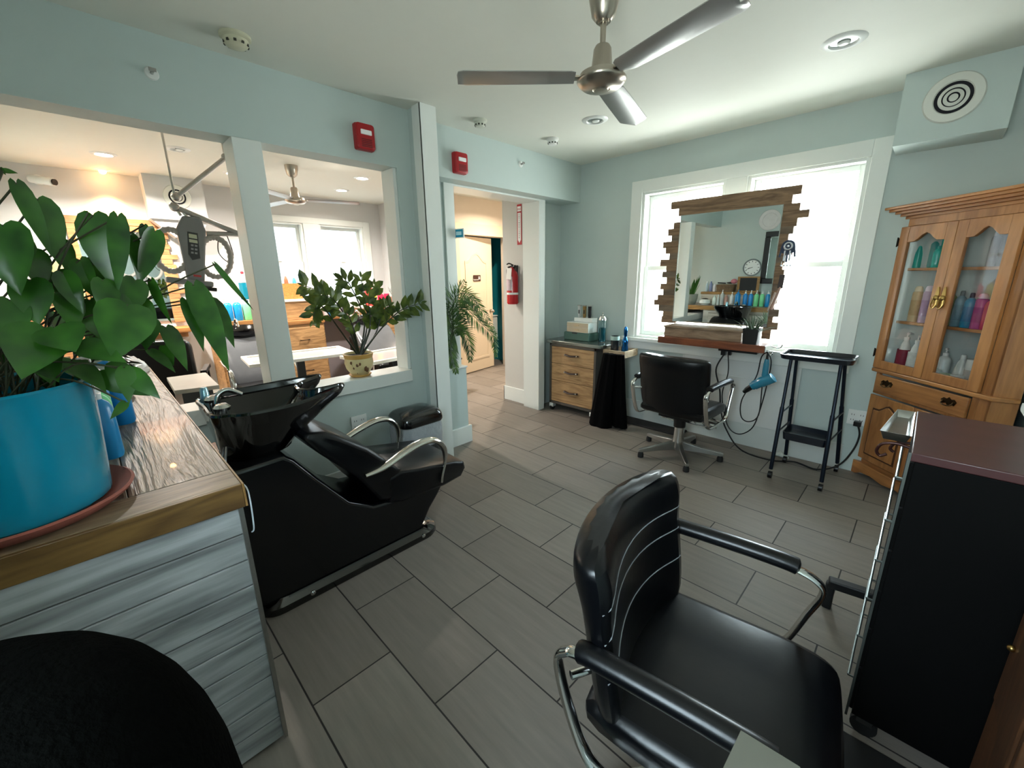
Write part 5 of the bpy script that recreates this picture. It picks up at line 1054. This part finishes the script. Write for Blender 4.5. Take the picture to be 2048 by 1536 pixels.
for x in (.035, .060): g.ball((x, -.007, .022), .006, 1, .3, 1, 10, 6).prism([(x-.008, .012), (x+.008, .012), (x+.005, -.02), (x-.005, -.02)], 'y', -.0085, -.006)
g.done('symbol', WHT, t)
struct(G().box(-6.24, -5.06, 3.63, 5.09, 0, .004).done('floor_restroom', P('restroom_floor', '5f5b58', .5)))
t = thing('toilet', 'white toilet glimpsed past the edge of the restroom door', 'toilet', (-5.6, 4.85, 0), R(180))
G().lathe([(.11, 0), (.12, .02), (.10, .2), (.18, .36), (.19, .40), (.15, .40), (.10, .30), (.001, .28)], n=28, sy=1.25).done('bowl', P('white_ceramic', 'dfe6e3', .2, coat=.3), t)
G().box(-.20, .20, -.24, -.06-.0, .40, .78).box(-.21, .21, -.245, -.055, .78, .81).done('tank', P('white_ceramic', 'dfe6e3', .2), t, bevel=.015)
t = thing('fire_extinguisher', 'red fire extinguisher hanging on the white wall in the hall opening', 'fire extinguisher', (-3.335, 3.38, 1.17))
G().lathe([(.055, 0), (.064, .012), (.065, .02), (.065, .30), (.055, .345), (.028, .37), (.02, .385), (.02, .40)], n=32).done('cylinder', P('extinguisher_red', 'b80f1b', .2, coat=.4, var=.05), t)
G().lathe([(.0655, .105), (.0657, .107), (.0657, .125), (.0655, .127)], n=32, cap0=False, cap1=False).done('white_stripe', WHT, t)
G().loft([[Vector((.0662*math.cos(R(a)), .0662*math.sin(R(a)), z)) for a in range(-130, -49, 8)] for z in (.15, .30)], closed=False).done('instruction_label', P('label_pinkish', 'c9b4bb', .5, var=.25, scale=60), t)
G().lathe([(.014, .40), (.016, .42), (.010, .43)], n=16).tube(bez([(.0, 0, .425), (-.03, -.02, .44), (-.055, -.03, .43)]), .007, 8).tube([(0, 0, .415), (-.05, -.02, .40)], .006, 8).cyl((.025, -.0, .405), (.045, 0, .405), .018, n=16).done('valve', BLACKP, t)
G().tube(bez([(-.01, .0, .41), (-.07, -.01, .38), (-.082, 0, .30), (-.078, 0, .2)]), .008, 8).done('hose', RUBBER, t)
G().box(-.055, .02, -.072, -.070, .27, .39, Matrix.Rotation(R(6), 4, 'Y')).done('paper_tag', P('tag_white', 'e4e0da', .6), t, bevel=.001)
G().box(-.02, .02, .05, .069, .25, .42).done('wall_bracket', BLACKP, t)
t = thing('extinguisher_sign', 'tall red and white fire extinguisher arrow sign on the white hall wall', 'sign', (-3.285, 3.449, 2.01))
G().box(-.034, .034, -.003, 0, -.205, .205).done('plate', SREDM, t)
G().prism([(-.022, .12), (.022, .12), (.022, -.155), (0, -.185), (-.022, -.155)], 'y', -.0045, -.003).prism([(-.026, .135), (.026, .135), (.026, .185), (-.026, .185)], 'y', -.0045, -.003).done('arrow_panel', WHT, t)
BLK = P('sign_black', '151213', .5)
text('FIRE', .026, (0, -.0048, .155), (R(90), 0, 0), SREDM, t)
text('', .0225, (0, -.0048, 0), (R(90), 0, 0), BLK, t, lines=[(ch, 0, .105-k*.0215) for k, ch in enumerate('EXTINGUISHER')])
t = thing('flag_sign', 'small teal and white sign sticking out from the left door jamb', 'sign', (-2.955, 2.302, 1.83), R(0))
TQS = P('sign_teal', '1793b5', .35)
M2 = Matrix.Rotation(R(14), 4, 'Z')
G().box(-.006, .100, .0, .008, -.038, .038, M2).done('plate', WHT, t, bevel=.001); G().box(.006, .090, -.002, .0, -.030, .030, M2).done('teal_panel', TQS, t); G().box(.020, .078, -.0035, -.002, -.014, .014, M2).done('white_panel', P('sign_pale', 'bfe9f2', .35), t)
G().box(-.012, -.004, -.002, .012, -.040, .036, M2).done('bracket', BLACKP, t)
# ---------------------------------------------------------------- back room
ROAK = wood('rustic_oak', 'c59a68', '86623e', 'y', 5, .5, .12, 8)
ROAKT = wood('rustic_top', 'b07b45', '7a4f28', 'y', 5, .45, .1, 6)
GTILE = P('grey_panel', '8e868a', .5, var=.06)
def far_unit(label, y0, y1, ztop, riser, x0=-6.33, x1=-5.80, cat='cabinet'):
    t = thing('drawer_cabinet', label, cat, ((x0+x1)/2, (y0+y1)/2, 0))
    G().box(x0, x1, y0, y1, .02, ztop-.05).done('carcass', ROAK, t, bevel=.002, w=True)
    G().box(x0, x1+.02, y0-.01, y1+.01, ztop-.05, ztop).done('top', ROAKT, t, bevel=.003, w=True)
    zs = [(.05, .42), (.43, ztop-.09)]
    for a, b in zs:
        d = G().box(x1, x1+.018, y0+.02, y1-.02, a, b).done('drawer', ROAK, t, bevel=.004, w=True); G().bar((x1+.045, (y0+y1)/2-.06, (a+b)/2+.05), (x1+.045, (y0+y1)/2+.06, (a+b)/2+.05), .010, .010).box(x1+.018, x1+.045, (y0+y1)/2-.058, (y0+y1)/2-.05, (a+b)/2+.045, (a+b)/2+.055).box(x1+.018, x1+.045, (y0+y1)/2+.05, (y0+y1)/2+.058, (a+b)/2+.045, (a+b)/2+.055).done('handle', IRON, d, w=True)
    if riser:
        G().box(x0, x1-.08, y0+.02, y1-.02, ztop, riser-.03).done('riser_box', ROAK, t, w=True); G().box(x0, x1-.06, y0, y1+.02, riser-.03, riser).done('riser_top', P('white_worktop', 'd9d4cd', .35), t, bevel=.003, w=True)
    return t
far_unit('wooden drawer cabinet with a white-topped riser under the left back window', 1.66, 2.22, .95, 1.22)
far_unit('narrow wooden cabinet left of the white post, carrying blue and green bottles', 1.0, 1.53, 1.0, 0)
far_unit('wooden drawer cabinet at the right end of the back room, carrying bright spray bottles', 2.85, 3.42, .92, 1.07)
o = struct(G().box(-6.349, -6.20, 1.55, 1.645, 0, .9).box(-6.349, -6.20, 2.24, 2.84, 0, .9).done('trim_16', GTILE, bevel=.002))
t = thing('counter_ledge', 'wooden ledge with bottles under the right back window', 'shelf', (-6.1, 2.53, .95)); G().box(-6.345, -5.95, 2.235, 2.838, .92, .955).done('board', ROAKT, t, bevel=.003, w=True); G().box(-6.345, -6.22, 2.235, 2.838, .86, .92).done('bracket', ROAK, t, w=True)
def back_chair(label, x, y):
    t = thing('shampoo_chair', label, 'shampoo chair', (x, y, 0))
    G().prism([(-.5, 0), (.3, 0), (.34, .3), (.1, .38), (-.25, .62), (-.5, .72)], 'y', -.18, .18).done('body', BLACKP, t, bevel=.02)
    gv = P('grey_vinyl', '55585c', .25, var=.15)
    g = G(); rr = []
    for y_, s_ in ((-.26, .85), (-.24, 1), (0, 1.02), (.24, 1), (.26, .85)): rr.append([Vector((.02+(a-.02)*s_, y_, .62+(b-.62)*s_)) for a, b in ((-.28, .90), (-.20, .93), (.20, .52), (.26, .42), (.18, .36), (.08, .42))])
    g.loft(rr); g.done('backrest', gv, t, sub=1)
    G().prism(rrect(.05, .50, -.26, .26, .05), 'z', .34, .46).done('seat', BLACKV, t, bevel=.02)
    for s_ in (-1, 1): G().tube(bez([(-.08, s_*.29, .66), (.08, s_*.30, .64), (.30, s_*.30, .62), (.40, s_*.30, .50), (.38, s_*.29, .38)]), .018, 10, flat=.6).done('armrest', CHROME, t)
    b = G().lathe([(.13, .72), (.17, .76), (.25, .86), (.285, .95), (.275, .965), (.26, .95), (.20, .84), (.001, .80)], (-.42, 0, 0), 32).done('wash_bowl', BLACKG, t)
    G().cyl((-.62, 0, .93), (-.62, 0, 1.0), .016).tube(bez([(-.62, 0, .98), (-.58, 0, 1.04), (-.50, 0, 1.02), (-.48, 0, .96)]), .010, 8).tube(bez([(-.60, -.08, .98), (-.5, -.12, 1.03), (-.4, -.15, .99)]), .010, 8).ball((-.38, -.16, .98), .03).done('faucet', CHROME, b)
    return t
back_chair('grey-backed shampoo chair with black bowl in the back room, left of the white post', -5.03, 1.16)
back_chair('grey-backed shampoo chair with black bowl in the back room, behind the sill plant', -5.08, 2.62)
def glass_table(label, x, y, rot, w_=.95, d_=.55, z=.74):
    t = thing('glass_table', label, 'table', (x, y, 0), rot)
    WFm = P('table_white', 'e6e2da', .35)
    G().box(-w_/2, w_/2, -d_/2, -d_/2+.045, z-.03, z).box(-w_/2, w_/2, d_/2-.045, d_/2, z-.03, z).box(-w_/2, -w_/2+.045, -d_/2+.045, d_/2-.045, z-.03, z).box(w_/2-.045, w_/2, -d_/2+.045, d_/2-.045, z-.03, z).done('frame', WFm, t, bevel=.004)
    G().box(-w_/2+.045, w_/2-.045, -d_/2+.045, d_/2-.045, z-.024, z-.014).done('tray_panel', P('striped_glass', 'c9c9c5', .15, var=.15, scale=4, stretch=(30, .1, 1), coat=.5), t)
    G().box(-.035, .035, -.035, .035, .03, z-.03).box(-.25, .25, -.04, .04, 0, .03).box(-.04, .04, -.2, .2, 0, .03).done('pedestal', BLACKP, t, bevel=.004)
    return t
glass_table('white-framed glass table in the back room just right of the white post', -4.45, 1.42, R(84))
glass_table('white-framed glass table in the back room behind the cream pot', -3.80, 2.10, R(96), .85)
t = thing('folding_chair', 'black chair with slanted legs behind the second glass table', 'chair', (-4.35, 3.05, 0), R(-70))
G().prism(rrect(-.22, .22, -.2, .2, .04), 'z', .42, .46).done('seat', BLACKV, t, bevel=.01); G().prism(rrect(-.22, .22, .52, .80, .05), 'y', -.22, -.19).done('backrest', P('grey_mesh', '3a3d3f', .4), t, bevel=.01)
for s_ in (-1, 1): G().bar((s_*.22, -.24, .78), (s_*.24, .22, 0), .018, .018).bar((s_*.22, .2, .44), (s_*.24, -.26, 0), .018, .018).done('leg', BLACKP, t)
t = thing('stone_topped_cart', 'grey stone-topped cart in the back room just past the long counter', 'cart', (-3.86, .45, 0))
G().prism([(-4.12, .33), (-4.10, .58), (-3.52, .56), (-3.57, .31)], 'z', .72, .75).done('top', P('grey_stone', 'a9a59c', .35, var=.12, scale=10), t, bevel=.004, w=True)
G().box(-4.05, -3.6, .35, .53, .06, .72).done('body', BLACKP, t, bevel=.004, w=True)
for x in (-4.0, -3.65): G().cyl((x, .40, .03), (x, .42, .03), .03).cyl((x, .48, .03), (x, .50, .03), .03).done('caster', RUBBER, t, w=True)
def black_chair(label, x, y, rz, group=None):
    t = thing('salon_chair', label, 'chair', (x, y, 0), rz)
    G().prism(rrect(-.25, .25, -.24, .24, .06), 'z', .42, .54).done('seat', BLACKV, t, bevel=.02); G().prism(rrect(-.24, .24, .55, .98, .08), 'y', -.30, -.21).done('backrest', BLACKV, t, bevel=.02)
    G().cyl((0, 0, .05), (0, 0, .42), .03).lathe([(.28, 0), (.28, .015), (.05, .04), (.001, .05)], n=32).done('base', CHROME, t)
    for s_ in (-1, 1): G().bar((s_*.28, -.2, .66), (s_*.28, .16, .66), .05, .035).bar((s_*.28, .12, .66), (s_*.28, .12, .48), .02, .02).bar((s_*.28, -.22, .66), (s_*.25, -.24, .58), .02, .02).done('armrest', BLACKP, t, bevel=.006)
    return t
black_chair('black salon chair in the back room, half hidden behind the pothos', -4.9, .42, R(75))
# mirror station on the orange-lit wall
t = thing('wall_mirror', 'wood-plank-framed mirror on the orange-lit wall of the back room', 'mirror', (-6.33, .40, 1.6))
PK = wood('warm_plank', 'c98f5e', '96643c', 'y', 6, .6, .2, 5)
G().box(-6.348, -6.315, -.06, .86, 2.06, 2.13).box(-6.348, -6.32, .0, .80, 2.0, 2.058).box(-6.348, -6.32, .0, .06, 1.02, 2.0).done('frame', PK, t, bevel=.003, w=True)
rng = random.Random(8); z = 1.0
while z < 1.99: G().box(-6.348, -6.318, .70, .80+rng.uniform(-.02, .07), z, z+.052).done('plank', PK, t, bevel=.002, w=True); z += .055
G().box(-6.335, -6.33, .06, .70, 1.02, 2.0).done('mirror_glass', mm, t, w=True, smooth=False)
t = thing('photo_print', 'small white-bordered photo stuck on the back room mirror', 'photo', (-6.326, .10, 1.91)); G().box(-6.3299, -6.327, .05, .20, 1.86, 1.97).done('border', WHT, t, w=True); G().box(-6.327, -6.3262, .09, .16, 1.885, 1.945).done('picture', P('photo_red', '8a4a44', .5, var=.6, scale=60), t, w=True)
t = thing('mirror_shelf', 'wooden shelf below the back room mirror', 'shelf', (-6.2, .4, .92)); G().box(-6.348, -6.05, .07, .85, .90, .95).done('board', ROAKT, t, bevel=.003, w=True); G().box(-6.348, -6.32, .1, .8, .82, .90).done('bracket', ROAK, t, w=True)
bottle('small teal bottle on the shelf below the back room mirror', (-6.18, .35, .95), .16, .03, '2aa0a8', 'round', 'ffffff', False)
t = thing('tall_basket', 'pale ribbed wicker basket at the left end of the back room wall', 'basket', (-6.15, -.12, 1.25)); G().lathe([(.10, 0), (.13, .02), (.15, .30), (.14, .42), (.12, .42), (.11, .04), (.001, .03)], n=30).done('body', P('ribbed_wicker', 'b9a878', .8, var=.8, scale=8, stretch=(8, 8, .3), bump=.6), t)
t = thing('side_table', 'narrow wooden cabinet under the ribbed basket', 'cabinet', (-6.15, -.12, 0)); G().box(-.18, .18, -.28, .16, 0, 1.25).done('body', PK, t, bevel=.004)
# bottles of the back room
FB = 'pump bottles on the narrow back cabinet'
bottle('blue pump bottle on the narrow back cabinet, leftmost', (-5.9, 1.17, 1.0), .25, .045, '1b8fd0', 'round', 'f2f2f2', True)
bottle('blue pump bottle on the narrow back cabinet, second from left', (-5.9, 1.265, 1.0), .25, .045, '1b8fd0', 'round', 'f2f2f2', True)
bottle('pale green pump bottle on the narrow back cabinet, left of the pair', (-5.9, 1.36, 1.0), .26, .045, '86e0a0', 'round', 'f2f2f2', True)
bottle('pale green pump bottle on the narrow back cabinet, against the white post', (-5.9, 1.455, 1.0), .26, .045, '86e0a0', 'round', 'f2f2f2', True)
t = thing('disinfectant_jar', 'tall jar of teal liquid with a red knob behind the green back bottles', 'jar', (-6.08, 1.42, 1.24)); G().lathe([(.001, 0), (.055, 0), (.06, .02), (.06, .20), (.001, .21)], n=24).done('liquid_jar', P('teal_liquid', '0f7f9a', .15, coat=.5), t); G().lathe([(.062, .20), (.06, .27), (.03, .30), (.001, .31)], n=24).done('lid', P('clear_lid', 'c9d2d6', .1, trans=.5), t); G().ball((0, 0, .32), .018).done('knob', P('knob_red', 'c03040', .3), t); G().lathe([(.001, -.24), (.05, -.24), (.02, -.2), (.015, -.02), (.001, 0)], n=20).done('stand', P('stand_blue', '2560a0', .3), t)
t = thing('woven_basket', 'orange wicker basket on the white-topped riser in the back room', 'basket', (-6.08, 1.88, 1.22)); G().loft([[Vector((x*s_, y*s_, z)) for x, y in rrect(-.12, .12, -.20, .20, .03, 4)] for z, s_ in ((0, .93), (.06, .97), (.12, 1), (.20, 1.0), (.20, .92), (.04, .88))]).done('body', P('orange_wicker', 'c9833f', .7, var=.5, scale=50, bump=.8, bscale=60), t)
for k, (y_, c_, lb) in enumerate(((1.78, 'd8435c', 'pink spray bottle sticking out of the orange basket'), (1.90, 'e06a4a', 'coral bottle lying on the orange basket'), (2.0, '4aa7c9', 'light blue spray bottle at the right of the orange basket'))): bottle(lb, (-6.05, y_, 1.38 if k < 2 else 1.36), .15, .028, c_, 'taper', 'd8e0e4')
t = thing('rolled_towel', 'small pale blue rolled towel beside the orange basket', 'towel', (-5.98, 2.14, 1.22)); G().cyl((0, -.06, .04), (0, .06, .04), .04, n=16).ball((.01, 0, .09), .035).done('roll', P('pale_blue_cloth', 'a9c2de', .8), t, bevel=.01)
t = thing('magazine_rack', 'white wall rack holding magazines between the two back windows', 'rack', (-6.33, 2.42, 1.32)); G().box(-6.33, -6.27, 2.33, 2.51, 1.20, 1.40).done('rack', WHITEP, t, bevel=.004, w=True); G().box(-6.30, -6.28, 2.35, 2.49, 1.26, 1.46).done('magazine', P('magazine', 'b9b2b6', .4, var=.7, scale=40), t, w=True)
for (lb, y_, h, r, c_, k_, cp, pu) in (('bright blue pump bottle on the ledge under the right back window', 2.44, .24, .04, '1f8fd0', 'round', 'f0f0f0', 1), ('silver grey bottle on the ledge under the right back window', 2.54, .22, .038, 'a8a9b0', 'round', 'dcdcdc', 1), ('purple grey bottle on the ledge under the right back window', 2.63, .21, .034, '6b5f72', 'round', '3a3340', 0), ('white pump bottle on the ledge under the right back window', 2.35, .20, .034, 'dcdce4', 'round', 'f0f0f0', 1)): bottle(lb, (-6.05, y_, .955), h, r, c_, k_, cp, bool(pu))
for (lb, y_, h, r, c_, k_, cp, z) in (('tall red box-shaped bottle at the right end of the back room', 2.98, .34, .06, 'e04038', 'round', 'c02a2a', 1.07), ('bright yellow bottle on the right back cabinet', 3.05, .22, .05, 'f0dc3a', 'round', 'f4ec9a', 1.07), ('hot pink bottle on the right back cabinet', 3.17, .20, .05, 'e8204a', 'round', 'c8104a', 1.07), ('second hot pink bottle beside the terracotta pot', 3.27, .17, .04, 'd81840', 'jar', 'e8305a', 1.07)): bottle(lb, (-5.95, y_, z), h, r, c_, k_, cp)
t = thing('potted_plant', 'tiny sprig in a terracotta and mint pot at the right end of the back room', 'plant', (-5.93, 3.37, 1.07)); G().lathe([(.035, 0), (.04, .06), (.05, .12), (.001, .11)], n=20).done('pot', P('terracotta_mint', 'c08a70', .6), t)
g = G()
for k in range(9): a = k*2.4; g.tube(bez([(0, 0, .1), (.02*math.cos(a), .03*math.sin(a), .17), (.05*math.cos(a), .07*math.sin(a), .20+.01*k)], 4), [.003]*8+[.001], 5)
g.done('foliage', P('sprig', '4a5a48', .5), t)
# hair processor hung from the ceiling arm
t = thing('hair_processor', 'grey hooded hair processor with ribbed ring arms hanging from a ceiling arm', 'hair dryer', (-4.2, .675, 1.75), R(0))
GP = P('processor_grey', '7c7f82', .35, var=.08); GP2 = P('processor_ring', 'a09e9a', .4, var=.1)
tl = Matrix.Rotation(R(-9), 4, 'X')
G().prism([(-.065, .20), (.05, .22), (.085, .12), (.075, -.28), (-.035, -.28), (-.10, .10)], 'x', -.03, .03, tl).done('housing', GP, t, bevel=.014)
G().prism([(-.035, .09), (.03, .09), (.045, -.10), (-.005, -.12), (-.03, -.08)], 'x', .030, .036, tl).done('control_panel', P('panel_dark', '2c2f33', .3), t, bevel=.002)
G().prism([(-.028, .075), (.022, .075), (.026, .045), (-.026, .045)], 'x', .036, .038, tl).prism([(-.026, .035), (.026, .035), (.029, .012), (-.024, .012)], 'x', .036, .038, tl).done('display', P('lcd', 'b9c0a8', .3), t)
g = G()
for r_ in range(3):
    for c_ in range(2): g.box(.036, .039, -.014+c_*.024, .002+c_*.024, -.015-r_*.028, -.001-r_*.028, tl)
g.done('button', P('button_grey', '8a8d90', .4), t)
G().box(.031, .034, .0, .05, -.245, -.23, tl).done('red_badge', P('badge_red', 'b03030', .4), t)
for s_, cy in ((-1, -.13), (1, .15)):
    pts = [Vector((.0, cy+.105*math.cos(a)*1.0, -.07+.155*math.sin(a))) for a in [2*PI*k/48 for k in range(48)]]
    n = 48; G().tube([tl @ p for p in pts], [.0185+.006*(k % 2) for k in range(n)], 10, True).done('ribbed_ring', GP2, t)
G().box(-.04, .05, -.17, .13, -.315, -.27, tl).done('lower_bar', GP, t, bevel=.012); G().box(-.02, .06, -.05, .15, -.345, -.315, tl).done('heater_head', BLACKP, t, bevel=.006)
G().tube([(0, .0, .20), (0, -.03, .27)], .012, 8).done('hanger', CHROME, t)
t = thing('ceiling_boom', 'jointed chrome ceiling arm carrying the grey hair processor', 'arm', (-4.2, 1.0, H))
G().cyl((-4.2, .625, H-.012), (-4.2, .625, H), .03).cyl((-4.2, .625, 2.10), (-4.2, .625, H-.01), .008).done('drop_rod', CHROME, t, w=True)
G().cyl((-4.2, 1.0, 2.42), (-4.2, 1.0, H), .008).lathe([(.03, -.012), (.03, 0)], (-4.2, 1.0, H), 16).done('drop_rod', CHROME, t, w=True)
G().tube([(-4.2, 1.01, 2.43), (-4.2, .63, 2.09)], .016, 12).ball((-4.2, .63, 2.09), .028).ball((-4.2, 1.0, 2.43), .024).done('upper_arm', STEEL, t, w=True)
G().tube([(-4.2, .61, 2.02), (-4.2, 1.12, 1.80)], .020, 12).ball((-4.2, .61, 2.02), .034).tube([(-4.2, .78, 1.84), (-4.2, 1.12, 1.845)], .018, 12).tube([(-4.2, .61, 2.02), (-4.2, .64, 1.96)], .010, 8).done('lower_arm', STEEL, t, w=True)
G().tube([(-4.2, 1.03, 2.42), (-4.2, 1.04, 2.34), (-4.2, 1.07, 2.34), (-4.2, 1.06, 2.38)], .003, 6).tube([(-4.2, 1.04, 2.35), (-4.2, 1.045, 2.05), (-4.2, 1.06, 2.05), (-4.2, 1.05, 2.09)], .004, 6).done('hook_chain', CHROME, t, w=True)
G().tube(bez([(-4.2, .87, 1.86), (-4.2, .84, 1.70), (-4.2, .90, 1.62), (-4.2, .94, 1.68), (-4.2, .92, 1.83)]), .004, 6).done('cord', BLACKP, t, w=True)
